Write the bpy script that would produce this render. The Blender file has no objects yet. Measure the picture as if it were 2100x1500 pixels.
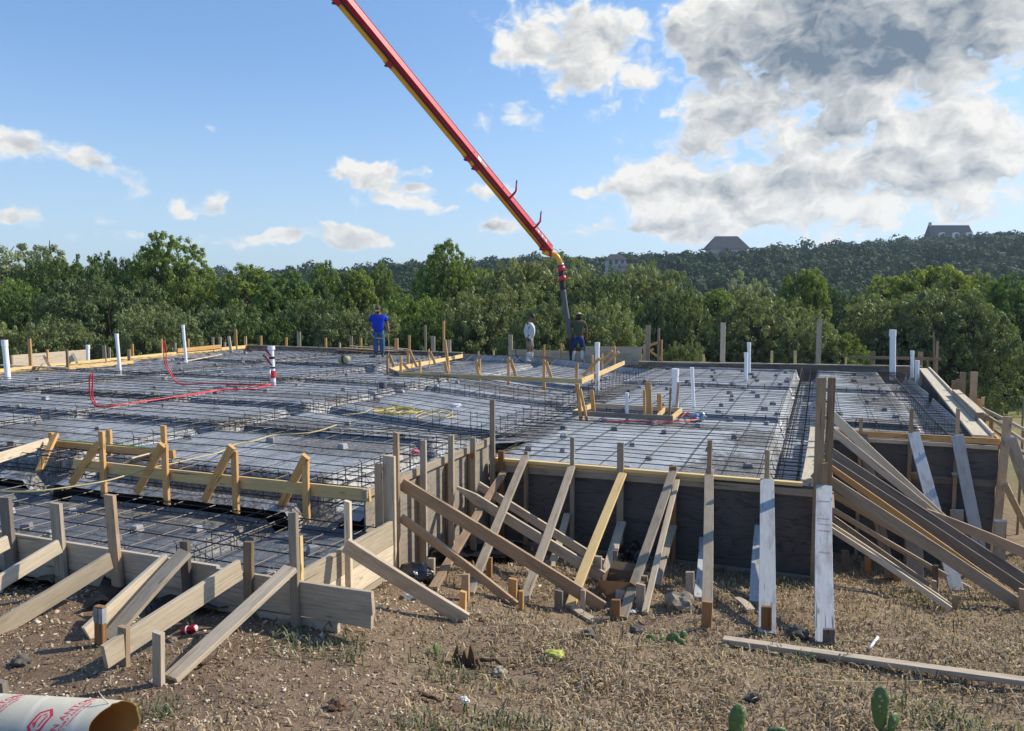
import bpy, bmesh, math, random
import numpy as np
from mathutils import Vector, Matrix, noise as mnoise

# ------------------------------------------------------------------ camera, light, sky
SC = bpy.context.scene
COL = SC.collection
HOR, F, CZ = 615.0, 1600.0, 2.12          # horizon row, focal length (both in 2100 px photo units), eye height
PITCH = math.atan((750 - HOR) / F)
TH = math.radians(21.5)                   # heading of the building grid
cam_d = bpy.data.cameras.new('camera'); cam = bpy.data.objects.new('camera', cam_d); COL.objects.link(cam)
cam_d.sensor_width = 36; cam_d.lens = F / 2100 * 36; cam_d.clip_start = .1; cam_d.clip_end = 6000
cam.location = (0, 0, CZ); cam.rotation_euler = (math.pi / 2 - PITCH, 0, 0)
SC.camera = cam
SC.view_settings.view_transform = 'Standard'; SC.view_settings.look = 'None'
SC.view_settings.exposure = 0.50; SC.view_settings.gamma = 1
SUN_AZ, SUN_EL = math.radians(70), math.radians(36)
sd = bpy.data.lights.new('sun', 'SUN'); sd.energy = 4.3; sd.angle = math.radians(.5); sd.color = (1, .9, .75)
sun = bpy.data.objects.new('sun', sd); COL.objects.link(sun)
sdir = Vector((math.sin(SUN_AZ) * math.cos(SUN_EL), math.cos(SUN_AZ) * math.cos(SUN_EL), math.sin(SUN_EL)))
sun.rotation_euler = sdir.to_track_quat('Z', 'Y').to_euler(); sun.location = sdir * 60

class NT:
    def __init__(s, tree): s.t = tree; s.n = tree.nodes; s.l = tree.links
    def new(s, k, **kw):
        nd = s.n.new(k)
        for a, b in kw.items(): setattr(nd, a, b)
        return nd
    def link(s, a, b): s.l.new(a, b)
    def val(s, sock, v):
        if isinstance(v, bpy.types.NodeSocket): s.l.new(v, sock)
        else: sock.default_value = v
    def math(s, op, a, b=0.0, c=None, clamp=False):
        nd = s.new('ShaderNodeMath', operation=op, use_clamp=clamp)
        s.val(nd.inputs[0], a); s.val(nd.inputs[1], b)
        if c is not None: s.val(nd.inputs[2], c)
        return nd.outputs[0]
    def vmath(s, op, a, b=(0, 0, 0), c=None):
        nd = s.new('ShaderNodeVectorMath', operation=op)
        s.val(nd.inputs[0], a); s.val(nd.inputs[1], b)
        if c is not None: s.val(nd.inputs[2], c)
        return nd.outputs['Value'] if op in ('LENGTH', 'DISTANCE') else nd.outputs[0]
    def mr(s, v, a, b, c=0.0, d=1.0, smooth=False):
        nd = s.new('ShaderNodeMapRange', interpolation_type='SMOOTHSTEP' if smooth else 'LINEAR')
        for i, x in enumerate((v, a, b, c, d)): s.val(nd.inputs[i], x)
        return nd.outputs[0]
    def mix(s, f, a, b, mode='MIX'):
        nd = s.new('ShaderNodeMix', data_type='RGBA', blend_type=mode)
        s.val(nd.inputs[0], f)
        for i, x in ((6, a), (7, b)):
            s.val(nd.inputs[i], x if isinstance(x, bpy.types.NodeSocket) else (*x[:3], 1))
        return nd.outputs[2]
    def noise(s, vec, scale=5, detail=4, rough=.55, dist=0, out=0, dim='3D'):
        nd = s.new('ShaderNodeTexNoise', noise_dimensions=dim); nd.inputs['Scale'].default_value = scale
        nd.inputs['Detail'].default_value = detail; nd.inputs['Roughness'].default_value = rough
        nd.inputs['Distortion'].default_value = dist
        if vec is not None: s.l.new(vec, nd.inputs['Vector'])
        return nd.outputs[out]

def world_sky():
    w = bpy.data.worlds.new('World'); SC.world = w; w.use_nodes = True
    t = NT(w.node_tree); t.n.clear()
    out = t.new('ShaderNodeOutputWorld')
    sky = t.new('ShaderNodeTexSky', sky_type='NISHITA', sun_disc=False)
    sky.sun_elevation = SUN_EL; sky.sun_rotation = SUN_AZ; sky.altitude = 300
    sky.air_density = 1.0; sky.dust_density = .7; sky.ozone_density = 1.6
    bg = t.new('ShaderNodeBackground'); bg.inputs[1].default_value = .145
    tc0 = t.new('ShaderNodeTexCoord'); sp0 = t.new('ShaderNodeSeparateXYZ'); t.link(tc0.outputs['Generated'], sp0.inputs[0]); el_ = sp0.outputs[2]
    sc = t.mix(1.0, sky.outputs[0], (.76, .97, 1.24), 'MULTIPLY')
    sc = t.vmath('DIVIDE', sc, t.vmath('ADD', (1, 1, 1), t.vmath('MULTIPLY', sc, (.085, .075, .062))))
    sc = t.mix(t.mr(el_, -.02, .30, .50, 0, True), sc, (3.1, 3.75, 4.2))
    t.link(sc, bg.inputs[0])
    tc = t.new('ShaderNodeTexCoord'); sep = t.new('ShaderNodeSeparateXYZ'); t.link(tc.outputs['Generated'], sep.inputs[0])
    az = t.math('ARCTAN2', sep.outputs[0], sep.outputs[1]); el = t.math('ARCSINE', sep.outputs[2])
    cmb = t.new('ShaderNodeCombineXYZ'); t.link(az, cmb.inputs[0]); t.link(el, cmb.inputs[1]); P = cmb.outputs[0]
    Q = t.vmath('MULTIPLY', P, (1, 1.35, 1))
    warp = t.noise(Q, 16, 3, .6, 0, 1, '2D')
    P2 = t.vmath('ADD', P, t.vmath('MULTIPLY', t.vmath('SUBTRACT', warp, (.5, .5, .5)), (.038, .030, 0)))
    Q2 = t.vmath('MULTIPLY', P2, (1, 1.35, 1))
    def puff(vec):   # billows: fractal noise plus fractal cells
        vo = t.new('ShaderNodeTexVoronoi', feature='SMOOTH_F1', voronoi_dimensions='2D'); vo.inputs['Scale'].default_value = 17; vo.inputs['Detail'].default_value = 3.0; vo.inputs['Roughness'].default_value = .6; vo.inputs['Smoothness'].default_value = .35
        t.link(vec, vo.inputs['Vector'])
        return t.math('ADD', t.math('MULTIPLY', t.noise(vec, 10, 8, .62, 0, 0, '2D'), 1.25), t.math('MULTIPLY', vo.outputs['Distance'], -.62))
    def blobs(lst):
        acc = None
        for (x, y, rx, ry, wt) in lst:
            rx *= 1.15; ry *= 1.15; a0 = math.atan((x - 1050) / F); e0 = math.atan((HOR - y) / F); sx = F / rx; sy = F / ry
            d = t.vmath('LENGTH', t.vmath('MULTIPLY_ADD', P2, (sx, sy, 0), (-a0 * sx, -e0 * sy, 0)))
            m = t.mr(d, 0, 1, wt * (1.35 if rx < 105 * 1.15 else 1) * (1.25 if y > 380 else 1), 0, True)
            acc = m if acc is None else t.math('ADD', acc, m)
        return acc
    cover = blobs([
        (560, 490, 90, 22, .75), (330, 505, 110, 20, .6), (60, 470, 90, 24, .6), (1560, 390, 220, 50, .5), (1250, 470, 130, 26, .6), (1500, 20, 120, 60, .5), (690, 470, 60, 20, .6), (860, 400, 60, 14, .6), (960, 405, 60, 16, .6), (1180, 400, 120, 20, .5), (150, 500, 60, 16, .5), (240, 470, 60, 14, .45), (1230, 250, 60, 50, .5), (1300, 180, 70, 60, .6), (1380, 90, 80, 60, .6),
        (1160, 90, 200, 130, 1.2), (1060, 120, 110, 80, .8), (1090, 250, 120, 70, .85), (1240, 120, 130, 110, .7), (1200, 180, 110, 90, .7),
        (1620, 110, 330, 190, 1.3), (1950, 60, 260, 190, 1.3), (1800, 200, 330, 110, 1.2), (1440, 160, 130, 120, .8), (2060, 120, 160, 120, .9), (1700, 0, 300, 120, .9),
        (1370, 330, 170, 130, .85), (1500, 260, 110, 80, .8), (1560, 330, 260, 110, .95), (1780, 320, 260, 80, .9), (1950, 290, 130, 90, .6), (1900, 340, 150, 80, .6),
        (1300, 390, 170, 60, .75), (1480, 430, 280, 60, .75), (1750, 400, 260, 60, .65), (2050, 310, 110, 90, .9), (2000, 385, 240, 60, 1.0), (1640, 480, 520, 60, .78), (1950, 440, 260, 60, .8), (1400, 470, 220, 50, .6),
        (130, 360, 130, 60, .85), (20, 350, 90, 60, .6), (225, 385, 50, 50, .5), (292, 415, 40, 50, .85), (370, 440, 50, 40, .8), (450, 440, 50, 36, .7),
        (790, 365, 150, 45, 1.15), (740, 365, 100, 45, .8), (800, 418, 90, 25, .72), (910, 432, 90, 22, .75), (1040, 395, 100, 26, .6), (1020, 462, 80, 30, .95),
        (640, 492, 170, 36, .85), (740, 500, 90, 32, .85), (448, 288, 50, 16, .5), (648, 332, 42, 16, .6), (45, 482, 60, 22, .5), (1130, 480, 150, 28, .5), (480, 512, 60, 16, .4), (910, 490, 60, 18, .5)])
    n1 = puff(Q2)
    D = t.math('ADD', cover, t.math('MULTIPLY', t.math('SUBTRACT', n1, .385), 1.6))
    alpha = t.math('MULTIPLY', t.mr(D, .02, .78, 0, 1, True), t.mr(cover, .0, .14))
    dark = blobs([(1650, 150, 300, 120, 1.1), (1800, 190, 300, 80, .8), (1750, 60, 250, 110, .9), (1500, 170, 160, 100, .6), (1950, 190, 200, 60, .5), (1650, 265, 280, 40, .85), (1480, 335, 160, 34, .45),
        (1650, 350, 260, 32, .5), (1500, 395, 260, 26, .4), (1180, 200, 110, 60, .4), (1100, 130, 110, 50, .25), (1950, 405, 200, 18, .6), (120, 375, 170, 50, .5), (790, 392, 130, 20, .6), (1700, 420, 260, 24, .5), (1800, 300, 200, 30, .5), (1350, 300, 80, 40, .35), (2000, 100, 120, 50, .5), (1380, 200, 120, 60, .6)])
    # tops turned towards the sun: difference of the billows along the sun's side
    n2 = puff(t.vmath('ADD', Q2, (.014, .018, 0)))
    relief = t.math('MULTIPLY', t.math('SUBTRACT', n1, n2), 2.1)
    n3 = t.noise(t.vmath('MULTIPLY', Q2, (1, 2.0, 1)), 9, 6, .6, 0, 0, '2D')
    k = t.math('SUBTRACT', t.math('ADD', t.math('MULTIPLY', dark, .95), t.math('MULTIPLY', t.math('SUBTRACT', n3, .5), 2.2)), relief)
    k = t.math('ADD', k, t.mr(D, .4, 2.0, -.25, .75))
    k = t.mr(k, -.35, 2.2, 0, 1, False)
    cc = t.mix(k, (.80, .79, .76), (.15, .20, .265))
    cc = t.mix(t.mr(D, .3, .75, 0, 1, True), (.66, .73, .80), cc)
    bg2 = t.new('ShaderNodeBackground'); t.link(cc, bg2.inputs[0]); bg2.inputs[1].default_value = .84
    ms = t.new('ShaderNodeMixShader'); t.link(alpha, ms.inputs[0]); t.link(bg.outputs[0], ms.inputs[1]); t.link(bg2.outputs[0], ms.inputs[2])
    t.link(ms.outputs[0], out.inputs[0])
world_sky()

# ------------------------------------------------------------------ geometry of the site
U = Vector((math.sin(TH), math.cos(TH), 0)); V = Vector((math.cos(TH), -math.sin(TH), 0)); Z = Vector((0, 0, 1))
GRID = Matrix(((V.x, U.x, 0, 0), (V.y, U.y, 0, 0), (0, 0, 1, 0), (0, 0, 0, 1)))   # local x = v, local y = u
def W(u, v, z=0): return U * u + V * v + Z * z
def uv(p): return p.dot(U), p.dot(V)
def ray(x, y):
    rx = (x - 1050) / F; ry = (750 - y) / F
    return Vector((rx, math.cos(PITCH) + ry * math.sin(PITCH), -math.sin(PITCH) + ry * math.cos(PITCH)))
EYE = Vector((0, 0, CZ))
def atz(x, y, z): r = ray(x, y); return EYE + r * ((z - CZ) / r.z)
def atd(x, y, d): r = ray(x, y); return EYE + r * (d / r.y)
def atu(x, y, u): r = ray(x, y); return EYE + r * (u / r.dot(U))
def atv(x, y, v): r = ray(x, y); return EYE + r * (v / r.dot(V))

def far_z(x, y):
    if y < 30: z = -1.1 - max(0, y - 8) * .095
    elif y < 110: z = -3.2 - (y - 30) * .02
    else: z = -4.8
    if y > 120:
        a = x / max(y, 1)
        top = float(np.interp(a, (-.7, -.34, -.15, 0, .28, .45, .66, 1), (8, 7.6, 11, 14.6, 17.6, 22, 27, 29)))
        s = min(1, (y - 120) / 270.0); s = s * s * (3 - 2 * s)
        z += (top + 4.8) * s
        if y > 390: z -= min(40, (y - 390) * .12)
    return z
CTRL = [(0, 0, .45), (-4, 0, .4), (4, 0, .4), (0, 3, -.15), (2.2, 4.6, -.5), (4, 4.5, -.62), (-2.2, 3.2, -.02), (-2.2, 4.8, -.25), (-2.6, 5.5, -.32), (-3, 6.0, -.36), (-3.6, 5.6, -.3),
        (-1.5, 5.9, -.36), (-4.6, 7.2, -.45), (-8, 9, -.5), (-14, 13, -.5), (-1.2, 7.2, -.55), (-.7, 8.2, -.9), (0, 10.2, -1.2), (2.8, 6.9, -.95),
        (3.6, 8.8, -1.15), (5, 8.5, -1.4), (5, 10.5, -1.85), (6.5, 12, -2.05), (.8, 7.4, -.95), (8, 9, -1.5), (0, 6.0, -.62), (9, 20, -2.6), (7, 16, -2.4), (12, 14, -2.2), (3, 6.0, -.8)]
CR = [(a, b, c - far_z(a, b)) for a, b, c in CTRL]
def ground(x, y):
    z = far_z(x, y)
    if y < 60:
        sw = s = 0
        for a, b, r in CR:
            w = 1 / ((x - a) ** 2 + (y - b) ** 2 + .35) ** 2
            sw += w; s += w * r
        fade = 1 if y < 18 else max(0, 1 - (y - 18) / 20)
        z += s / sw * fade
    if y < 60: z += .035 * mnoise.noise(Vector((x * .9, y * .9, 0))) + .012 * mnoise.noise(Vector((x * 4, y * 4, 3)))
    return z
def atg(x, y):
    r = ray(x, y); t = 3.0 / r.y
    for _ in range(4000):
        p = EYE + r * t
        if p.z <= ground(p.x, p.y): return p
        t += .02 if p.y < 25 else .1
    return p

# ------------------------------------------------------------------ linking helpers
def tag(o, label=None, cat=None, group=None, kind=None):
    if label: o['label'] = label
    if cat: o['category'] = cat
    if group: o['group'] = group
    if kind: o['kind'] = kind
    return o
def thing(name, loc, label, cat, group=None):
    o = bpy.data.objects.new(name, None); o.empty_display_size = .1; COL.objects.link(o); o.location = loc
    return tag(o, label, cat, group)
def world_of(o):
    m = o['_m'] if False else None
MW = {}
def link(name, me, mat, world=Matrix.Identity(4), parent=None, smooth=False):
    o = bpy.data.objects.new(name, me); COL.objects.link(o)
    if mat is not None and len(me.materials) == 0: me.materials.append(mat)
    if smooth: me.polygons.foreach_set('use_smooth', [True] * len(me.polygons))
    if parent is not None:
        pw = MW.get(parent.name, Matrix.Translation(parent.location))
        o.parent = parent; o.matrix_local = pw.inverted() @ world
    else: o.matrix_local = world
    MW[o.name] = world
    return o
def mesh_np(name, verts, faces):
    """faces: (n,k) int array of equal size"""
    me = bpy.data.meshes.new(name); verts = np.asarray(verts, dtype=np.float32); faces = np.asarray(faces, dtype=np.int32)
    n, k = faces.shape
    me.vertices.add(len(verts)); me.vertices.foreach_set('co', verts.ravel())
    me.loops.add(n * k); me.loops.foreach_set('vertex_index', faces.ravel())
    me.polygons.add(n); me.polygons.foreach_set('loop_start', np.arange(n, dtype=np.int32) * k)
    me.polygons.foreach_set('loop_total', np.full(n, k, dtype=np.int32))
    me.update(calc_edges=True); return me
def mesh_py(name, v, f):
    me = bpy.data.meshes.new(name); me.from_pydata([tuple(a) for a in v], [], f); me.update(); return me
def face_attr(me, name, vals):
    a = me.attributes.new(name, 'FLOAT', 'FACE'); a.data.foreach_set('value', np.asarray(vals, dtype=np.float32))

RND = random.Random(5)
def board_mesh(L, w, t, ch=.0025, bow=0.0, seg=4, taper=None, rnd=None):
    rnd = rnd or RND; v = []; f = []
    sec = [(-w / 2 + ch, -t / 2), (w / 2 - ch, -t / 2), (w / 2, -t / 2 + ch), (w / 2, t / 2 - ch), (w / 2 - ch, t / 2), (-w / 2 + ch, t / 2), (-w / 2, t / 2 - ch), (-w / 2, -t / 2 + ch)]
    cut = rnd.uniform(-.012, .012); by = rnd.uniform(-bow, bow); bz = rnd.uniform(-bow, bow)
    for i in range(seg + 1):
        s = i / seg; x = -L / 2 + L * s; k = 4 * s * (1 - s); sc = 1
        if taper and s > 1 - 1e-6: sc = taper
        for (a, b) in sec:
            xx = x + (cut * a / w if i in (0, seg) else 0)
            v.append((xx, a * sc + by * k, b + bz * k))
    for i in range(seg):
        for j in range(8):
            a = i * 8 + j; b = i * 8 + (j + 1) % 8; f.append((a, a + 8, b + 8, b))
    f.append(tuple(range(7, -1, -1))[::-1]); f.append(tuple(range(seg * 8, seg * 8 + 8))[::-1])
    me = mesh_py('board', v, f); return me
def frame(a, b, wd):
    x = (b - a).normalized(); y = (wd - x * wd.dot(x)).normalized(); z = x.cross(y)
    c = (a + b) / 2
    return Matrix(((x.x, y.x, z.x, c.x), (x.y, y.y, z.y, c.y), (x.z, y.z, z.z, c.z), (0, 0, 0, 1)))
def board(name, a, b, w, t, wd, mat, parent=None, bow=.006, label=None, cat=None, group=None, seg=4, taper=None):
    me = board_mesh((b - a).length, w, t, bow=bow, seg=seg, taper=taper)
    o = link(name, me, MAT[mat], frame(a, b, wd), parent)
    if label: tag(o, label, cat, group)
    return o
def tube(pts, r, n=6, closed_ends=True):
    """returns verts, faces of a tube through pts (r may be a list)"""
    v = []; f = []; m = len(pts)
    for i, p in enumerate(pts):
        d = (pts[min(i + 1, m - 1)] - pts[max(i - 1, 0)]).normalized()
        x = d.cross(Vector((.13, .2, .97)) if abs(d.z) < .9 else Vector((1, 0, 0))).normalized(); y = d.cross(x)
        rr = r[i] if isinstance(r, (list, tuple)) else r
        for k in range(n):
            a = 2 * math.pi * k / n; q = p + (x * math.cos(a) + y * math.sin(a)) * rr; v.append(tuple(q))
    for i in range(m - 1):
        for k in range(n):
            a = i * n + k; b = i * n + (k + 1) % n; f.append((a, b, b + n, a + n))
    if closed_ends: f.append(tuple(range(n))[::-1]); f.append(tuple(range((m - 1) * n, m * n)))
    return v, f
def merge(parts):
    v = []; f = []
    for a, b in parts:
        o = len(v); v += a; f += [tuple(i + o for i in q) for q in b]
    return v, f
def rel(vf, c): return [tuple(Vector(p) - c) for p in vf[0]], vf[1]
def tubeobj(name, pts, r, mat, parent=None, n=8, label=None, cat=None, group=None, smooth=True):
    c = pts[0].copy(); v, f = rel(tube(pts, r, n), c)
    o = link(name, mesh_py(name, v, f), MAT[mat], Matrix.Translation(c), parent, smooth)
    if label: tag(o, label, cat, group)
    return o
def smooth_pts(pts, n=6):
    out = []; m = len(pts)
    for i in range(m - 1):
        p0, p1, p2, p3 = pts[max(i - 1, 0)], pts[i], pts[i + 1], pts[min(i + 2, m - 1)]
        for k in range(n):
            t = k / n
            out.append(.5 * ((2 * p1) + (p2 - p0) * t + (2 * p0 - 5 * p1 + 4 * p2 - p3) * t * t + (3 * p1 - p0 - 3 * p2 + p3) * t ** 3))
    out.append(pts[-1]); return out

# ------------------------------------------------------------------ materials
MAT = {}
def mat(name):
    m = bpy.data.materials.new(name); m.use_nodes = True; t = NT(m.node_tree)
    b = t.n['Principled BSDF']; MAT[name] = m
    return t, b
def objco(t, rnd=0):
    tc = t.new('ShaderNodeTexCoord'); v = tc.outputs['Object']
    if rnd:
        oi = t.new('ShaderNodeObjectInfo'); s = t.math('MULTIPLY', oi.outputs['Random'], rnd)
        c = t.new('ShaderNodeCombineXYZ'); t.link(s, c.inputs[0]); t.link(s, c.inputs[1]); t.link(s, c.inputs[2])
        return t.vmath('ADD', v, c.outputs[0]), oi.outputs['Random']
    return v, None
def bump(t, b, h, dist=.01, strength=.6):
    n = t.new('ShaderNodeBump'); n.inputs['Distance'].default_value = dist; n.inputs['Strength'].default_value = strength
    t.link(h, n.inputs['Height']); t.link(n.outputs[0], b.inputs['Normal'])
def wood(name, c1, c2, c3=None, stain=.4, grain=1.0, var=.35, mud=0.0):
    t, b = mat(name); co, r = objco(t, 37.0)
    g = t.noise(t.vmath('MULTIPLY', co, (1.6, 34, 34)), 1.7, 5, .6, 1.2)
    g2 = t.noise(t.vmath('MULTIPLY', co, (5, 120, 120)), 2, 3, .6)
    s = t.noise(t.vmath('MULTIPLY', co, (1, 3, 3)), 2.6, 5, .62)
    c = t.mix(t.mr(g, .32, .68), c1, c2)
    c = t.mix(t.math('MULTIPLY', t.mr(g2, .45, .7), .35 * grain), c, tuple(x * .45 for x in c1))
    c = t.mix(t.math('MULTIPLY', t.mr(s, .5, .72), stain), c, c3 or tuple(x * .4 for x in c1))
    vo = t.new('ShaderNodeTexVoronoi'); vo.inputs['Scale'].default_value = 1; vo.inputs['Randomness'].default_value = .9
    t.link(t.vmath('MULTIPLY', co, (2.3, 9, 9)), vo.inputs['Vector'])
    c = t.mix(t.mr(vo.outputs['Distance'], .05, .13, .8, 0), c, tuple(x * .3 for x in c1))
    chk = t.noise(t.vmath('MULTIPLY', co, (1.3, 55, 55)), 1.0, 2, .5, .4)
    c = t.mix(t.mr(chk, .665, .70, 0, .75), c, (.035, .028, .022))       # drying cracks
    spl = t.noise(co, 26, 5, .75); c = t.mix(t.mr(spl, .67, .70, 0, .55), c, (.30, .29, .27))   # cement splashes
    if mud:
        sp = t.noise(co, 38, 4, .7)
        c = t.mix(t.mr(sp, .60, .64, 0, mud), c, (.07, .07, .072))
    hsv = t.new('ShaderNodeHueSaturation'); t.link(c, hsv.inputs['Color'])
    t.link(t.mr(r, 0, 1, 1 - var, 1 + var), hsv.inputs['Value'])
    t.link(hsv.outputs[0], b.inputs['Base Color']); b.inputs['Roughness'].default_value = .82
    b.inputs['Specular IOR Level'].default_value = .25
    bump(t, b, t.math('ADD', t.math('ADD', g, g2), vo.outputs['Distance']), .003, .5)
wood('grey', (.50, .42, .315), (.345, .285, .21), (.15, .12, .09), .5)
wood('pale', (.62, .525, .385), (.45, .375, .265), (.22, .19, .15), .4)
wood('blue', (.47, .49, .50), (.36, .38, .39), (.17, .165, .16), .75, .6, .12)
wood('orange', (.66, .40, .17), (.52, .28, .10), (.35, .19, .08), .35, .8, .14)
wood('yellow', (.74, .55, .27), (.62, .43, .18), (.4, .27, .13), .3, .8, .12)
wood('brown', (.42, .30, .19), (.30, .21, .135), (.13, .09, .06), .5)
wood('rust', (.40, .215, .095), (.30, .155, .065), (.15, .07, .03), .5)
wood('dark', (.25, .215, .175), (.17, .145, .12), (.06, .05, .045), .5)
wood('muddy', (.60, .53, .40), (.50, .43, .31), (.2, .18, .15), .4, .6, .1, .9)
def plywood(name, c1, c2, c3):
    t, b = mat(name); co, r = objco(t, 11.0)
    w1 = t.noise(t.vmath('MULTIPLY', co, (.55, 3.4, 3.4)), 1.4, 3, .5, .7)
    ring = t.math('FRACT', t.math('MULTIPLY', w1, 9))
    ring = t.mr(t.math('ABSOLUTE', t.math('SUBTRACT', ring, .5)), .0, .16, 1, 0, True)
    s = t.noise(co, 3.3, 6, .65); fine = t.noise(t.vmath('MULTIPLY', co, (3, 60, 60)), 3, 4, .6)
    c = t.mix(t.mr(s, .3, .7), c1, c2); c = t.mix(t.math('MULTIPLY', ring, .62), c, c3)
    c = t.mix(t.math('MULTIPLY', t.mr(fine, .4, .7), .4), c, c3)
    t.link(c, b.inputs['Base Color']); b.inputs['Roughness'].default_value = .75
    bump(t, b, t.math('ADD', s, fine), .002, .5)
plywood('plydark', (.125, .115, .105), (.080, .074, .072), (.028, .026, .030))
plywood('plygrey', (.34, .29, .225), (.24, .205, .16), (.13, .11, .09))
def simple(name, col, rough=.6, metal=0, spec=.5, var=0, nscale=8, namt=.25, bumpd=0, coat=0):
    t, b = mat(name); co, r = objco(t, 9.0 if var else 0)
    n = t.noise(co, nscale, 5, .6)
    c = t.mix(t.math('MULTIPLY', t.mr(n, .35, .75), namt), col, tuple(x * .45 for x in col))
    if var:
        h = t.new('ShaderNodeHueSaturation'); t.link(c, h.inputs['Color']); t.link(t.mr(r, 0, 1, 1 - var, 1 + var), h.inputs['Value']); c = h.outputs[0]
    t.link(c, b.inputs['Base Color']); b.inputs['Roughness'].default_value = rough; b.inputs['Metallic'].default_value = metal
    b.inputs['Specular IOR Level'].default_value = spec; b.inputs['Coat Weight'].default_value = coat
    if bumpd: bump(t, b, n, bumpd, .7)
simple('stripered', (.50, .28, .27), .8, 0, .3, 0, 40, .7); simple('sprayred', (.45, .10, .05), .8, 0, .3, 0, 30, .7)
simple('pvc', (.82, .84, .86), .35, 0, .5, .05, 6, .12)
simple('rebar', (.035, .031, .032), .6, .4, .5, .25, 60, .5)
simple('barlight', (.055, .048, .046), .5, .5, .5, .3, 40, .5)
simple('concrete_block', (.30, .30, .31), .85, 0, .3, .4, 14, .3)
simple('redtape', (.62, .03, .05), .35, 0, .5, 0, 30, .3)
simple('redpex', (.50, .015, .03), .38, 0, .5, 0, 30, .25)
simple('blacktape', (.012, .012, .014), .45)
simple('boomred', (.50, .014, .035), .5, 0, .4, 0, 3, .25, 0, .05)
simple('boomyellow', (.80, .42, .02), .4, 0, .5, 0, 4, .25)
simple('hoserubber', (.022, .022, .026), .6, 0, .4, 0, 5, .3)
simple('hosedust', (.11, .115, .13), .75, 0, .4, 0, 7, .5)
simple('decal', (.72, .74, .76), .5, 0, .5, 0, 30, .2)
simple('decalgrey', (.30, .33, .32), .5, 0, .5, 0, 30, .6)
simple('steel', (.35, .35, .36), .4, .8)
simple('skin', (.22, .10, .06), .6, 0, .4, 0, 20, .15)
simple('shirtblue', (.012, .05, .46), .85, 0, .2, 0, 9, .3)
simple('jeans', (.055, .12, .27), .9, 0, .2, 0, 8, .55)
simple('shortsblue', (.015, .045, .17), .9, 0, .2, 0, 8, .3)
simple('shirtwhite', (.52, .56, .60), .9, 0, .2, 0, 9, .25)
simple('shirtolive', (.070, .080, .050), .9, 0, .2, 0, 9, .3)
simple('camo', (.27, .245, .21), .9, 0, .2, 0, 16, .8)
simple('boots', (.62, .62, .60), .45, 0, .5, 0, 9, .4)
simple('shoe', (.05, .045, .045), .7)
simple('cap', (.09, .075, .06), .85)
simple('straw', (.55, .47, .31), .85, 0, .2, 0, 40, .3)
simple('hair', (.012, .009, .008), .6)
simple('eyes', (.01, .008, .008), .3)
simple('cream', (.34, .31, .18), .6)
simple('hosecream', (.52, .45, .30), .7)
simple('rope', (.50, .40, .12), .7)
simple('ropepale', (.50, .42, .20), .8)
simple('string', (.46, .40, .20), .8)
simple('bark', (.085, .068, .052), .95, 0, .15, .25, 9, .6, .03)
simple('can', (.55, .015, .03), .28, .5, .5, 0, 20, .2)
simple('canwhite', (.7, .7, .7), .35)
simple('cardboard', (.30, .215, .14), .85, 0, .2, 0, 12, .25)
simple('tubeinside', (.30, .155, .045), .8, 0, .2, 0, 4, .4)
simple('clearfilm', (.62, .66, .70), .2, 0, .6, 0, 20, .3, .01)
simple('green', (.10, .42, .12), .7)
simple('pinktrash', (.6, .12, .16), .6)
simple('stone', (.30, .26, .20), .9, 0, .2, .3, 6, .6, .02)
simple('darkstone', (.13, .12, .105), .9, 0, .2, .3, 7, .6, .02)
simple('deadwood', (.14, .085, .055), .95, 0, .2, .2, 9, .6, .01)
simple('bluebag', (.16, .24, .34), .4, 0, .5, 0, 9, .3)
simple('yellowplant', (.42, .44, .08), .7)
simple('housewall', (.50, .47, .43), .8); simple('roofdark', (.060, .064, .075), .8, 0, .3, 0, 1, .3)
simple('trimwhite', (.75, .75, .75), .6); simple('windowglass', (.03, .035, .045), .1, 0, .6)
simple('inkred', (.62, .035, .085), .7, 0, .3, 0, 60, .6); simple('inkgrey', (.36, .36, .33), .7, 0, .3, 0, 60, .4)
simple('netting', (.03, .03, .03), .8)

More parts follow.
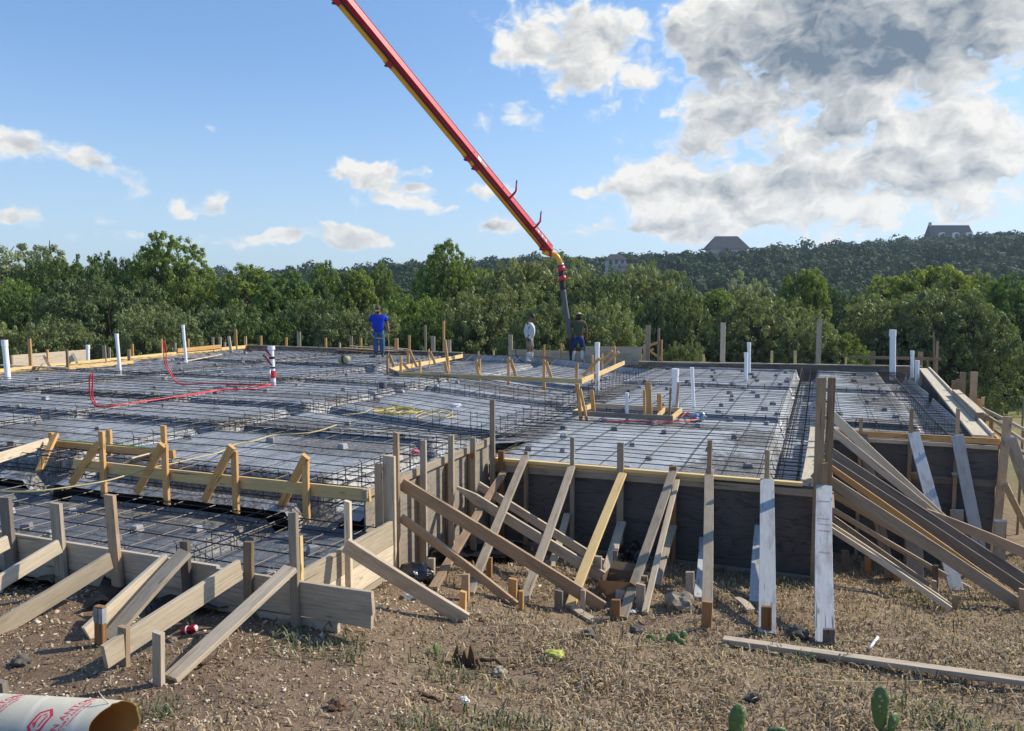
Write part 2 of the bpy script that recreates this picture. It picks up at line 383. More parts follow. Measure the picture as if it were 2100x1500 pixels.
def m_poly(name, base, dust, wrinkle=1.0, mud=None):
    """black plastic sheet under a film of cement dust; local x = v, y = u"""
    t, b = mat(name); co, _ = objco(t)
    w = t.noise(t.vmath('MULTIPLY', co, (1, 1.0, 1)), 1.7, 6, .62, .9)
    w2 = t.noise(t.vmath('MULTIPLY', co, (3.2, 1, 1)), 4.5, 5, .6, 1.4)
    d = t.noise(co, .9, 6, .68); d2 = t.noise(co, 14, 5, .72); spk = t.noise(co, 46, 4, .75)
    c = t.mix(t.mr(t.math('ADD', d, t.math('MULTIPLY', d2, .35)), .42, .92), base, dust)
    c = t.mix(t.mr(spk, .62, .66, 0, .75), c, (.045, .042, .04))
    c = t.mix(t.mr(t.noise(co, 31, 3, .7), .66, .69, 0, .7), c, (.42, .42, .42))
    sep = t.new('ShaderNodeSeparateXYZ'); t.link(co, sep.inputs[0])
    rough = t.mr(d2, .3, .7, .28, .5)
    if mud:
        acc = None
        for (mu, mv, ru, rv) in mud:
            q = t.vmath('LENGTH', t.vmath('MULTIPLY', t.vmath('SUBTRACT', co, (mv, mu, 0)), (1 / rv, 1 / ru, 0)))
            q = t.mr(q, .2, 1.15, .42, 0, True); acc = q if acc is None else t.math('MAXIMUM', acc, q)
        mk = t.math('ADD', acc, t.math('MULTIPLY', t.math('SUBTRACT', t.noise(co, 7, 6, .72), .5), 1.3))
        mk = t.mr(mk, .18, .30, 0, 1, True)
        mc = t.mix(t.mr(t.noise(co, 30, 4, .7), .4, .62), (.055, .052, .048), (.26, .245, .215))
        c = t.mix(mk, c, mc)
    t.link(c, b.inputs['Base Color']); t.link(rough, b.inputs['Roughness'])
    h = t.math('ADD', t.math('MULTIPLY', w, 1.6), t.math('ADD', t.math('MULTIPLY', w2, .5), t.math('MULTIPLY', d2, .12)))
    bump(t, b, h, .05 * wrinkle, .8)
m_poly('sheetpatio', (.04, .046, .054), (.19, .20, .21), 1.3, [(6.2, -6.5, .5, 2.5), (5.8, -9.5, .5, 1.5)])
m_poly('sheethouse', (.11, .122, .132), (.43, .45, .465), 1.0, [(10.3, -8, 1.0, 2.2), (13.2, -9.5, .6, 3), (8, -12, .9, 3), (12, -14.5, .7, 3), (17, -7, .9, 2), (14.5, -16, .7, 3), (9, -6, 1.2, 1.6), (14, -4.8, 5, .55), (20, -4.9, 5, .5), (6.9, -6, .6, 3), (6.9, -10, .6, 3)])
m_poly('sheetgarage', (.21, .228, .242), (.52, .55, .565), .7, [(10.4, -1.0, 1.9, 1.0), (13, -.9, 1.2, .7), (15.3, 1.2, 1.6, 1.5), (19, 1.5, 3, 1.2), (13.9, -2.5, .4, 2.5), (24, 1.4, 3, 1.2), (18.5, -4.6, 4, .7), (12, -4.4, 3, .5)])
simple('blackplastic', (.010, .012, .018), .25, 0, .6, 0, 5, .2, .03)

def m_ground():
    t, b = mat('soil'); tc = t.new('ShaderNodeTexCoord'); co = tc.outputs['Object']
    n = t.noise(co, .55, 6, .62); n2 = t.noise(co, 5, 6, .68); n3 = t.noise(co, 42, 4, .72)
    sep = t.new('ShaderNodeSeparateXYZ'); t.link(co, sep.inputs[0])
    side = t.mr(t.math('SUBTRACT', sep.outputs[0], t.math('MULTIPLY', t.math('SUBTRACT', n, .5), 5)), -2.2, 1.6)
    soil = t.mix(t.mr(n2, .3, .7), (.125, .085, .057), (.225, .162, .112))
    straw = t.mix(t.mr(n2, .35, .7), (.20, .145, .098), (.34, .26, .175))
    c = t.mix(t.math('MULTIPLY', side, t.mr(n, .3, .6, .6, 1)), soil, straw)
    c = t.mix(t.mr(n3, .55, .75, 0, .7), c, (.40, .34, .25)); c = t.mix(t.mr(n3, .42, .30, 0, .8), c, (.05, .036, .026))
    far = t.mr(sep.outputs[1], 14, 26)
    field = t.mix(t.mr(t.noise(co, .12, 5, .6), .35, .65), (.30, .25, .12), (.16, .18, .07))
    c = t.mix(far, c, field)
    vfar = t.mr(sep.outputs[1], 90, 130); c = t.mix(vfar, c, (.055, .075, .03))
    t.link(c, b.inputs['Base Color']); b.inputs['Roughness'].default_value = 1; b.inputs['Specular IOR Level'].default_value = .1
    bump(t, b, t.math('ADD', n2, t.math('MULTIPLY', n3, .35)), .06, .8)
m_ground()
def m_attr(name, stops, rough=.9, trans=0.0, attr='tone', hs=0.0):
    t, b = mat(name); at = t.new('ShaderNodeAttribute', attribute_name=attr)
    cr = t.new('ShaderNodeValToRGB'); t.link(at.outputs['Fac'], cr.inputs[0])
    e = cr.color_ramp.elements
    while len(e) < len(stops): e.new(.5)
    for k, (p, c) in enumerate(stops): e[k].position = p; e[k].color = (*c, 1)
    c = cr.outputs[0]
    if hs:
        oi = t.new('ShaderNodeObjectInfo'); h = t.new('ShaderNodeHueSaturation'); t.link(c, h.inputs['Color'])
        t.link(t.mr(oi.outputs['Random'], 0, 1, .5 - hs * .05, .5 + hs * .04), h.inputs['Hue']); t.link(t.mr(oi.outputs['Random'], 0, 1, 1 + hs * .35, 1 - hs * .35), h.inputs['Value']); c = h.outputs[0]
    t.link(c, b.inputs['Base Color']); b.inputs['Roughness'].default_value = rough; b.inputs['Specular IOR Level'].default_value = .25
    if trans:
        tr = t.new('ShaderNodeBsdfTranslucent'); t.link(t.mix(1, c, (1.25, 1.3, .5), 'MULTIPLY'), tr.inputs[0]); ms = t.new('ShaderNodeMixShader'); ms.inputs[0].default_value = trans
        t.link(b.outputs[0], ms.inputs[1]); t.link(tr.outputs[0], ms.inputs[2]); t.link(ms.outputs[0], t.n['Material Output'].inputs[0])
m_attr('leafoak', [(0, (.095, .13, .05)), (.5, (.175, .215, .088)), (1, (.29, .325, .16))], .55, .3, hs=.45)
m_attr('leafgreen', [(0, (.075, .135, .028)), (.5, (.14, .215, .045)), (1, (.25, .32, .075))], .55, .35, hs=.45)
m_attr('leafyellow', [(0, (.11, .165, .035)), (.5, (.21, .275, .060)), (1, (.34, .385, .11))], .55, .4, hs=.35)
m_attr('leafpale', [(0, (.18, .22, .12)), (.5, (.30, .34, .20)), (1, (.46, .48, .32))], .6, .3, hs=.3)
m_attr('leafdark', [(0, (.035, .075, .018)), (.5, (.065, .12, .028)), (1, (.12, .18, .042))], .6, .3, hs=.4)
m_attr('leafhill', [(0, (.022, .046, .020)), (.5, (.038, .068, .028)), (1, (.075, .105, .040))], .8, .15)
m_attr('strawblade', [(0, (.13, .090, .060)), (.5, (.35, .260, .170)), (.9, (.55, .45, .31)), (1, (.30, .28, .18))], .9, .2)
m_attr('greenblade', [(0, (.08, .10, .05)), (.6, (.17, .19, .11)), (1, (.34, .32, .20))], .8, .25)
m_attr('chips', [(0, (.09, .06, .04)), (.45, (.30, .23, .155)), (.8, (.50, .42, .31)), (1, (.66, .60, .50))], .95)
def m_cactus():
    t, b = mat('cactus'); co, r = objco(t, 5)
    vo = t.new('ShaderNodeTexVoronoi'); vo.inputs['Scale'].default_value = 24; t.link(co, vo.inputs['Vector'])
    c = t.mix(t.mr(t.noise(co, 6, 4, .6), .3, .7), (.055, .13, .035), (.12, .20, .06))
    c = t.mix(t.mr(vo.outputs['Distance'], .16, .26, .9, 0), c, (.42, .38, .22))
    t.link(c, b.inputs['Base Color']); b.inputs['Roughness'].default_value = .55
    bump(t, b, vo.outputs['Distance'], -.01, .5)
m_cactus()
def m_tube():
    t, b = mat('tubepaper'); co, _ = objco(t)
    n = t.noise(co, 5, 5, .6)
    w = t.new('ShaderNodeTexWave', wave_type='BANDS', bands_direction='X'); w.inputs['Scale'].default_value = 1.35; w.inputs['Distortion'].default_value = .4
    t.link(t.vmath('MULTIPLY', co, (1, .5, .5)), w.inputs['Vector'])
    c = t.mix(t.mr(n, .3, .7), (.56, .53, .42), (.44, .42, .34)); c = t.mix(t.mr(w.outputs['Fac'], .94, 1, 0, .5), c, (.66, .64, .54))
    t.link(c, b.inputs['Base Color']); b.inputs['Roughness'].default_value = .55; bump(t, b, n, .004, .5)
m_tube()

# ------------------------------------------------------------------ terrain: one sheet from the camera to the far ridge
ZONES = [(4.95, 6.5, -30, -3.86), (6.6, 25.4, -21.3, -4.27), (9.75, 26.3, -4.4, -.1), (13.95, 26.3, -.3, 2.2)]
def footprint(x, y):
    u, v = uv(Vector((x, y, 0)))
    return any(a < u < b and c < v < d for a, b, c, d in ZONES)
def axis(lo, hi, step, far, g=1.13):
    a = list(np.arange(lo, hi + 1e-6, step)); s = step
    while a[-1] < far: s = min(s * g, 40); a.append(a[-1] + s)
    return a
ys = axis(.5, 12.5, .13, 1600); xr = axis(0, 7.5, .14, 1500); xs = [-q for q in xr[:0:-1]] + xr
def build_ground():
    vs = []
    for y in ys:
        for x in xs:
            z = ground(x, y)
            if y < 36 and footprint(x, y): z = min(z - .9, -1.6)
            if y > 900: z = far_z(x, 899)
            vs.append((x, y, z))
    nx = len(xs); ny = len(ys); i = np.arange((ny - 1) * (nx - 1)); r = i // (nx - 1); c = i % (nx - 1); a = r * nx + c
    me = mesh_np('ground', vs, np.stack([a, a + 1, a + nx + 1, a + nx], 1))
    return tag(link('ground', me, MAT['soil'], smooth=True), kind='structure')
build_ground()

# ------------------------------------------------------------------ plastic sheeting with beam trenches, in the building grid
TR = {  # zone: (axis 'u' = trench runs along v at that u, position, half width)
    'patio': [('u', 6.3, .16), ('v', -5.05, .20), ('v', -8.3, .2), ('v', -12, .2)],
    'house': [('u', 6.95, .2), ('u', 9.6, .19), ('u', 11.9, .24), ('u', 15.7, .26), ('u', 19.9, .28), ('u', 24.9, .35), ('v', -4.75, .26), ('v', -8.7, .19), ('v', -12.1, .2), ('v', -16.3, .2), ('v', -20.6, .3)],
    'garage': [('u', 15.15, .28), ('u', 20.7, .32), ('u', 25.9, .3), ('v', -.32, .26), ('v', 2.12, .34)]}
def sstep(x): x = max(0, min(1, x)); return x * x * (3 - 2 * x)
def ramp(u, v): return .27 * sstep((v + 9.5) / 4.6) * sstep((u - 9.4) / 2.5)
def zone_z(zone, u, v):
    base = {'patio': -.13, 'house': .13, 'garage': -.13}[zone]
    z = base; k = 0
    for ax, p, h in TR[zone]:
        if zone == 'garage' and ax == 'v' and p > 1 and u < 13.9: continue
        if zone == 'house' and p == -4.75 and u < 9.6 and v > -4.3: pass
        d = abs((u if ax == 'u' else v) - p) / h
        if d < 1.2: k = max(k, 1 - max(0, (d - .8) / .4))
    k = k * k * (3 - 2 * k)
    dep = .15 if zone == 'patio' else .32
    pad = .026 * (mnoise.noise(Vector((u * .45, v * .45, 7))) + .6)
    z += pad - k * (dep + pad) + .008 * mnoise.noise(Vector((u * 3, v * 3, 1))) 
    if zone == 'house':
        z -= ramp(u, v)                                             # eases down to the lower bay
        if u < 7.3: z -= (7.3 - u) / .75 * .22
        if u > 17.9 and v > -12 and u < 24.6: # sunken rectangle inside the low inner form
            f = min(1, (u - 17.9) / .5, (v + 12 + (u - 17.9) * .1) / .5); z -= .15 * max(0, f)
    return z
def sheet(zone, u0, u1, v0, v1, step, matn, label, hole=None):
    nu = int((u1 - u0) / step) + 1; nv = int((v1 - v0) / step) + 1; vs = []; keep = []
    for i in range(nu):
        for j in range(nv):
            u = u0 + (u1 - u0) * i / (nu - 1); v = v0 + (v1 - v0) * j / (nv - 1); vs.append((v, u, zone_z(zone, u, v)))
    fs = []
    for i in range(nu - 1):
        for j in range(nv - 1):
            u = u0 + (u1 - u0) * (i + .5) / (nu - 1); v = v0 + (v1 - v0) * (j + .5) / (nv - 1)
            if hole and hole(u, v): continue
            a = i * nv + j; fs.append((a, a + 1, a + nv + 1, a + nv))
    o = link('plastic_sheet', mesh_np('plastic_sheet', vs, fs), MAT[matn], GRID, smooth=True)
    tag(o, label, 'plastic sheet')
sheet('patio', 4.87, 6.47, -18, -3.80, .06, 'sheetpatio', 'dark wrinkled plastic sheet with dobies under the sparse rebar just behind the low front board')
sheet('house', 6.53, 25.3, -21.2, -4.20, .09, 'sheethouse', 'dusty dark plastic sheet covering the big raised slab on the left')
sheet('garage', 9.66, 26.4, -5.0, 2.5, .08, 'sheetgarage', 'pale grey plastic sheet over the lower slab bay on the right', lambda u, v: (u < 13.74 and v > .02) or (u < 9.66) or (v < -4.15 and u < 9.7) or v < -4.98)

# ------------------------------------------------------------------ reinforcing steel
def bar(parent, zone, u0, v0, u1, v1, dz, r=.0060, m='rebar'):
    L = math.hypot(u1 - u0, v1 - v0); n = max(3, int(L / .55)); rr = random.Random(hash((round(u0, 2), round(v0, 2), round(u1, 2))) & 0xffff)
    ph = rr.uniform(0, 50); pts = []
    for i in range(n + 1):
        s = i / n; u = u0 + (u1 - u0) * s; v = v0 + (v1 - v0) * s
        w = .022 * mnoise.noise(Vector((s * L * .5, ph, 0))); zb = {'patio': -.065, 'house': .195, 'garage': -.065}[zone]
        if zone == 'house':
            zb -= ramp(u, v)
            if 17.9 < u < 24.6 and v > -12: zb -= .15 * max(0, min(1, (u - 17.9) / .6, (v + 12) / .6))
        pts.append(W(u + (w if abs(u1 - u0) < abs(v1 - v0) else 0), v + (w if abs(u1 - u0) >= abs(v1 - v0) else 0), zb + dz + .012 * mnoise.noise(Vector((u * .8, v * .8, ph))) + .03 * mnoise.noise(Vector((u * .4, v * .4, 7)))))
    c = pts[0].copy(); v_, f_ = rel(tube(pts, r, 5), c)
    link('rebar', mesh_py('rebar', v_, f_), MAT[m], Matrix.Translation(c), parent)
def mat_zone(zone, u0, u1, v0, v1, su, sv, label, cut=None):
    root = thing('rebar_mat', W(u0, v0, 0), label, 'rebar mat', 'rebar mats tied over the plastic sheets')
    rr = random.Random(3); u = u0 + .15
    while u < u1:
        a, b = (v0, v1) if not cut else cut('u', u, v0, v1)
        k = rr.uniform(-.05, .05)
        bar(root, zone, u + k, a, u + k + rr.uniform(-.05, .05), b, .016); u += su
    v = v0 + .15
    while v < v1:
        a, b = (u0, u1) if not cut else cut('v', v, u0, u1)
        k = rr.uniform(-.05, .05)
        bar(root, zone, a, v + k, b, v + k + rr.uniform(-.05, .05), 0, r=.0065, m='barlight'); v += sv
    return root

mat_zone('patio', 4.9, 6.45, -14, -3.82, .33, .34, 'sparse rebar grid over the narrow strip behind the low front board')
mat_zone('house', 6.6, 25.2, -21, -4.3, .41, .44, 'wide rebar grid covering the big raised slab on the left')
mat_zone('garage', 9.7, 26.2, -4.9, 2.35, .30, .52, 'dense rebar grid over the pale lower slab bay on the right', lambda ax, p, a, b: ((a, -.05) if p < 13.8 else (a, b)) if ax == 'u' else ((a, b) if p < -.05 else (13.85, b)))
def cage(zone, ax, p, a, b, label):
    root = thing('rebar_beam_cage', W(p, a, -.1) if ax == 'u' else W(a, p, -.1), label, 'rebar cage', 'rebar cages lying in the beam trenches')
    for k, (o, dz) in enumerate([(-.11, -.0), (.11, -.0), (-.09, -.2), (.09, -.2)]):
        if ax == 'u': bar(root, zone, p + o, a, p + o, b, dz - .02, .0075)
        else: bar(root, zone, a, p + o, b, p + o, dz - .02, .0075)
    parts = []; zb = {'patio': -.065, 'house': .195, 'garage': -.065}[zone]; s = a + .2
    rr = random.Random(8)
    while s < b:
        top = zb + (0 if zone != 'house' or ax == 'u' or p < -5.3 or s < 9.6 else -.05); t = rr.uniform(-.03, .03)
        q = [(-.13, top + .02), (.13, top + .02), (.13, top - .26), (-.13, top - .26), (-.13, top + .05), (-.16, top + .08)]
        pts = [(W(p + o, s + t, z) if ax == 'u' else W(s + t, p + o, z)) for o, z in q]
        parts.append(tube(pts, .0055, 4)); s += .38
    c = Vector(root.location); v_, f_ = rel(merge(parts), c)
    st = link('stirrups', mesh_py('stirrups', v_, f_), MAT['rebar'], Matrix.Translation(c), root); st['kind'] = 'stuff'
cage('patio', 'v', -5.05, 4.95, 6.6, 'thick bundle of rebar in the trench crossing the strip behind the front board')
cage('house', 'u', 6.95, -18, -4.3, 'rebar cage along the near edge of the raised slab behind the orange boards')
cage('house', 'u', 9.6, -18, -5, 'rebar cage in the first cross trench behind the orange front boards')
cage('house', 'u', 11.9, -20, -5, 'rebar cage in the second cross trench of the raised slab')
cage('house', 'u', 15.7, -20, -5, 'rebar cage in the middle cross trench of the raised slab below the low inner form')
cage('house', 'u', 19.9, -20, -13, 'rebar cage in the cross trench near the red tubes by the far left')
cage('house', 'v', -4.75, 6.7, 25, 'long rebar cage along the step between the raised slab and the right bay')
cage('house', 'v', -8.7, 6.7, 18, 'rebar cage in the long trench running back towards the low inner form')
cage('house', 'v', -12.1, 6.7, 25, 'rebar cage in the long trench running back towards the man in blue')
cage('house', 'v', -16.3, 6.7, 25, 'rebar cage in the long trench near the far left pipes')
cage('garage', 'u', 15.15, -4.5, 2, 'rebar cage in the cross trench just behind the low box form')
cage('garage', 'u', 20.7, -4.5, 2, 'rebar cage in the dark cross trench beyond the box form in the right bay')
cage('garage', 'v', -.32, 9.8, 26, 'rebar cage running back from the two tall posts at the outer corner')
cage('garage', 'v', 2.1, 13.9, 26, 'rebar cage along the far right edge of the right bay')

def dobie_mesh():
    bm = bmesh.new(); bmesh.ops.create_cube(bm, size=1)
    for v in bm.verts:
        v.co.x *= .10 if v.co.z < 0 else .08; v.co.y *= .095 if v.co.z < 0 else .075; v.co.z *= .062
    bmesh.ops.bevel(bm, geom=bm.edges[:], offset=.006, segments=1, affect='EDGES')
    for sx in (-.018, .018):
        r = bmesh.ops.create_cone(bm, segments=4, radius1=.0025, radius2=.0025, depth=.06)
        bmesh.ops.translate(bm, verts=r['verts'], vec=(sx, 0, .05))
    me = bpy.data.meshes.new('support_block'); bm.to_mesh(me); bm.free(); me.materials.append(MAT['concrete_block']); return me
DOB = dobie_mesh()
def dobies():
    rr = random.Random(12); n = 0
    for zone, u0, u1, v0, v1, st in (('patio', 5.05, 6.1, -9, -3.9, .75), ('house', 7.3, 24, -19.5, -5.2, 1.35), ('garage', 9.9, 25.4, -4.3, 2, 1.05)):
        u = u0
        while u < u1:
            v = v0 + rr.uniform(0, .5)
            while v < v1:
                uu = u + rr.uniform(-.25, .25); vv = v + rr.uniform(-.3, .3); z = zone_z(zone, uu, vv)
                ok = z > {'patio': -.2, 'house': .05, 'garage': -.2}[zone] and not (zone == 'garage' and uu < 14 and vv > -.6) and not (zone == 'house' and rr.random() < .25)
                if ok and n < 290:
                    o = bpy.data.objects.new('rebar_support_block', DOB); COL.objects.link(o)
                    o.location = W(uu, vv, z + .03); o.rotation_euler = (0, 0, rr.uniform(0, 3)); s = rr.uniform(.85, 1.3); o.scale = (s, s, s)
                    g = {'patio': 'small concrete block under the rebar just behind the low front board', 'house': 'small grey concrete block holding up rebar on the raised left slab', 'garage': 'small dark concrete block holding up rebar on the pale right bay'}[zone]
                    tag(o, g, 'concrete block', g + 's' if False else 'support blocks: ' + g); n += 1
                v += st
            u += st * .9
dobies()

# ------------------------------------------------------------------ formwork
def onplane(x, y, pl):
    return {'u': atu, 'v': atv, 'd': atd, 'z': atz}[pl[0]](x, y, pl[1])
def post(root, x, w, ytop, zbot, pl, m='grey', wd='V', xb=None, ww=None, name='post', tk=.038):
    """upright: x centre and w width in photo px, ytop row of its top, standing on zbot"""
    a = onplane(x, ytop, pl); r = ray(x, ytop); d = a.y
    b = Vector((a.x, a.y, zbot))
    if xb is not None: b += V * ((xb - x) * d / F)
    k = d / F; al = abs(math.atan((x - 1050) / F) - TH)
    width = ww or max(.03, min(.16, (w * k - tk * math.sin(al)) / math.cos(al)))
    wdir = V if wd == 'V' else U
    if wd == 'U': width = ww or .089
    return board(name, b, a, width, tk, wdir, m, root, bow=.004)
def plank(root, a, b, h, t, m, name='board', flat=False, bow=.008):
    return board(name, a, b, h, t, (Z if not flat else (b - a).cross(Z)), m, root, bow=bow, seg=8)
def panel(root, a, b, h, m, t=.018, name='plywood_panel'):
    """a,b: top corners; hangs down h"""
    return board(name, a - Z * h / 2, b - Z * h / 2, h, t, Z, m, root, bow=.003)

# low front form
fr = thing('front_form', W(4.8, -6, -.4), 'long low grey board form with short posts nearest the camera on the left', 'formwork')
plank(fr, W(4.8, -17, -.117), W(4.8, -4.42, -.117), .235, .038, 'grey')
plank(fr, W(4.8, -17, -.31), W(4.81, -4.42, -.305), .135, .038, 'grey')
plank(fr, W(4.775, -4.40, -.09), W(4.775, -2.97, -.085), .165, .038, 'grey')
plank(fr, W(4.775, -4.40, -.235), W(4.775, -2.98, -.225), .11, .038, 'grey')
plank(fr, W(4.79, -4.41, -.36), W(4.79, -3.28, -.35), .13, .038, 'grey')
for x, w, y, xb, m in ((11, 24, 1020, 22, 'dark'), (114, 25, 1032, 121, 'grey'), (225, 24, 1015, 240, 'brown'), (379, 22, 1110, 386, 'dark'), (510, 23, 1111, 507, 'brown'), (601, 22, 1051, 601, 'grey')):
    post(fr, x, w, y, -.48, ('u', 4.74), m, xb=xb)
post(fr, 614, 5, 1100, -.4, ('u', 4.86), 'yellow', ww=.04)
rt = thing('return_form', W(5.6, -3.7, -.4), 'pale plank form catching sunlight, running back from the front board to the tall pale post', 'formwork')
plank(rt, W(4.84, -3.72, -.12), W(6.42, -3.78, -.12), .235, .038, 'pale')
plank(rt, W(4.84, -3.72, -.36), W(6.42, -3.78, -.36), .235, .038, 'pale')
plank(rt, W(4.84, -3.72, -.58), W(6.42, -3.78, -.58), .19, .038, 'pale')
post(rt, 713, 17, 1028, -.62, ('v', -3.66), 'pale', wd='V')

# step wall between raised slab and the pit (wall B)
wb = thing('step_wall_form', W(8, -4.1, -1), 'grey plywood form wall with tall studs running back from the tall pale post', 'formwork')
panel(wb, W(6.5, -4.12, .19), W(9.58, -4.12, .19), 1.55, 'plygrey')
plank(wb, W(6.42, -4.085, .225), W(9.56, -4.085, .225), .089, .038, 'grey', 'top_rail')
post(wb, 798, 28, 935, -.75, ('u', 6.46), 'grey', ww=.125)
post(wb, 812, 15, 887, -.80, ('u', 6.62), 'brown', ww=.055)
post(wb, 776, 16, 952, -.10, ('u', 6.40), 'brown', ww=.07)
for x, w, y, m in ((868, 18, 903, 'grey'), (925, 16, 893, 'grey'), (970, 15, 898, 'grey'), (1010, 15, 820, 'grey')):
    p = onplane(x, y, ('v', -3.99)); zb = ground(p.x, p.y) - .2
    post(wb, x, w, y, zb, ('v', -3.99), m, ww=.07)
    if x < 1000:
        q = W(uv(p)[0] + .1, -4.06, 0); board('post', Vector((q.x, q.y, zb)), Vector((q.x, q.y, .17)), .089, .038, V, 'brown', wb)

p = onplane(970, 935, ('v', -3.99)); _c = p - U * .024 - V * .0
_v = [Vector((0, 0, 0)) + V * (.028 * math.cos(a) * (1 + .3 * math.sin(3 * a))) + Z * (.04 * math.sin(a)) - U * k for k in (.0, .004) for a in np.linspace(0, 2 * math.pi, 14)[:-1]]
link('spray_mark', mesh_py('spray_mark', _v, [tuple(range(13)), tuple(range(25, 12, -1))] + [(i, i + 13, (i + 1) % 13 + 13, (i + 1) % 13) for i in range(13)]), MAT['sprayred'], Matrix.Translation(_c), wb)
# front wall of the right bay (wall A)
wa = thing('front_wall_form', W(9.6, -2, -1.2), 'dark plywood form wall with yellow top rails behind the long row of braces', 'formwork')
panel(wa, W(9.6, -4.05, -.05), W(9.6, -1.62, -.05), 1.3, 'plydark'); panel(wa, W(9.6, -1.615, -.05), W(9.6, .09, -.05), 1.3, 'plydark')
plank(wa, W(9.565, -4.03, -.02), W(9.565, -.13, -.022), .042, .085, 'yellow', 'top_rail'); plank(wa, W(9.572, -4.03, -.068), W(9.572, -1.2, -.068), .045, .05, 'yellow', 'top_rail')
plank(wa, W(9.565, -4.03, -.14), W(9.565, .08, -.12), .085, .04, 'grey', 'rail')
plank(wa, W(9.57, -4.0, -1.16), W(9.57, .05, -1.16), .09, .038, 'dark', 'rail')
for x, w, y, m in ((1028, 14, 925, 'rust'), (1079, 10, 926, 'brown'), (1174, 10, 897, 'grey'), (1273, 15, 908, 'grey'), (1380, 16, 957, 'rust'), (1456, 10, 903, 'brown'), (1574, 10, 923, 'brown')):
    post(wa, x, w, y, -1.35, ('u', 9.51), m)

# beam form between the two bays, seen from its end
bf = thing('beam_form', W(11.6, 0, -1.2), 'narrow mud spattered plank form ending at the two tall brown posts', 'formwork')
plank(bf, W(9.62, -.03, .004), W(13.72, .02, .004), .23, .036, 'muddy', 'cap_board', flat=True)
panel(bf, W(9.63, .115, -.02), W(13.7, .115, -.02), 1.9, 'plydark')
post(bf, 1685, 19, 775, -1.25, ('u', 9.46), 'brown'); post(bf, 1706, 15, 775, -1.25, ('u', 9.50), 'brown'); post(bf, 1691, 11, 950, -.5, ('u', 9.38), 'brown')
for u in (10.3, 11.1, 11.9, 12.7, 13.4):
    p = W(u, .17); board('post', Vector((p.x, p.y, -1.9)), Vector((p.x, p.y, -.08)), .089, .038, U, 'brown', bf)
for z in (-.35, -.95): plank(bf, W(9.65, .21, z), W(13.7, .21, z), .089, .038, 'grey', 'rail')

# deep front wall further right (wall A2)
w2 = thing('deep_wall_form', W(13.75, 1.5, -2), 'deep two-row plywood form wall at the right, orange rail on top', 'formwork')
panel(w2, W(13.75, .14, -.1), W(13.75, 2.62, -.1), .60, 'plydark'); panel(w2, W(13.75, .14, -.74), W(13.75, 2.6, -.74), 1.6, 'plydark')
plank(w2, W(13.71, .14, -.045), W(13.71, 2.62, -.045), .092, .04, 'orange', 'top_rail')
plank(w2, W(13.715, .14, -.145), W(13.715, 2.6, -.145), .06, .04, 'grey', 'rail'); plank(w2, W(13.715, .14, -.70), W(13.715, 2.6, -.70), .11, .04, 'dark', 'rail')
for x, w, y in ((1766, 7, 857), (1870, 8, 838), (1965, 8, 838)): post(w2, x, w, y, -2.3, ('u', 13.66), 'brown')
post(w2, 2067, 17, 855, -2.3, ('u', 13.62), 'brown', xb=2052); 

# right edge form
re_ = thing('right_edge_form', W(20, 2.6, -1), 'form along the far right edge with a wide pale mud spattered plank on top', 'formwork')
A0, A1 = W(13.85, 2.40, 0), W(26.9, 3.02, 0); dirR = (A1 - A0).normalized(); outR = Vector((dirR.y, -dirR.x, 0))
plank(re_, A0 + outR * .0, A1 + outR * 0, .25, .038, 'muddy', 'cap_board', flat=True); panel(re_, A0 - outR * .03, A1 - outR * .03, 2.4, 'plydark')
plank(re_, A0 + outR * .15 + Z * .02, A1 + outR * .15 + Z * .02, .089, .038, 'pale', 'rail'); plank(re_, A0 + outR * .34 - Z * .2, A1 + outR * .34 - Z * .2, .14, .038, 'orange', 'rail')
for x, w, y, m in ((1915, 4, 682, 'brown'), (1902, 4, 740, 'brown'), (1957, 10, 781, 'brown'), (1965, 8, 778, 'brown'), (1975, 12, 764, 'brown'), (1998, 14, 763, 'brown'), (2009, 9, 819, 'orange'), (2016, 6, 815, 'yellow'), (2034, 8, 845, 'brown')):
    # find the place along the edge under this column
    r = ray(x, 800); best = min((abs(((A0 + dirR * s + outR * .45).x / (A0 + dirR * s + outR * .45).y) - r.x / r.y), s) for s in np.arange(-.5, 14, .02))[1]
    p = A0 + dirR * best + outR * .45; top = atd(x, y, p.y)
    board('post', Vector((p.x, p.y, -2.2)), Vector((top.x, p.y, top.z)), max(.035, w * p.y / F * .9), .05, V, m, re_)
sb = thing('stacked_boards', A0 + dirR * 5, 'short stack of grey boards lying on the wide plank of the right edge', 'lumber stack')
S0, S1 = A0 + dirR * 1.7 + outR * .16, A0 + dirR * 5.6 + outR * .16
for k in range(3): plank(sb, S0 + Z * (.045 + k * .042) + outR * .02 * k, S1 + Z * (.045 + k * .042), .14, .038, 'grey', 'board', flat=True)
for s in (S0,): board('end_block', s + Z * .02 - dirR * .01, s + Z * .16 - dirR * .01, .14, .03, outR, 'brown', sb)
# side fence rails beyond the right corner
bt = thing('batter_rail', W(13.6, 3.6, -1.6), 'thin rails and a stake beyond the right corner of the form', 'rail')
for (x0, y0, x1, y1) in ((2020, 850, 2100, 905), (2015, 838, 2130, 897), (2040, 882, 2140, 965)):
    plank(bt, atd(x0, y0, 14.5), atd(x1, y1, 11.8), .05, .03, 'grey', 'rail')
for x, y in ((2020, 838), (2098, 880)): post(bt, x, 5, y, -2.2, ('d', 14.0), 'brown')

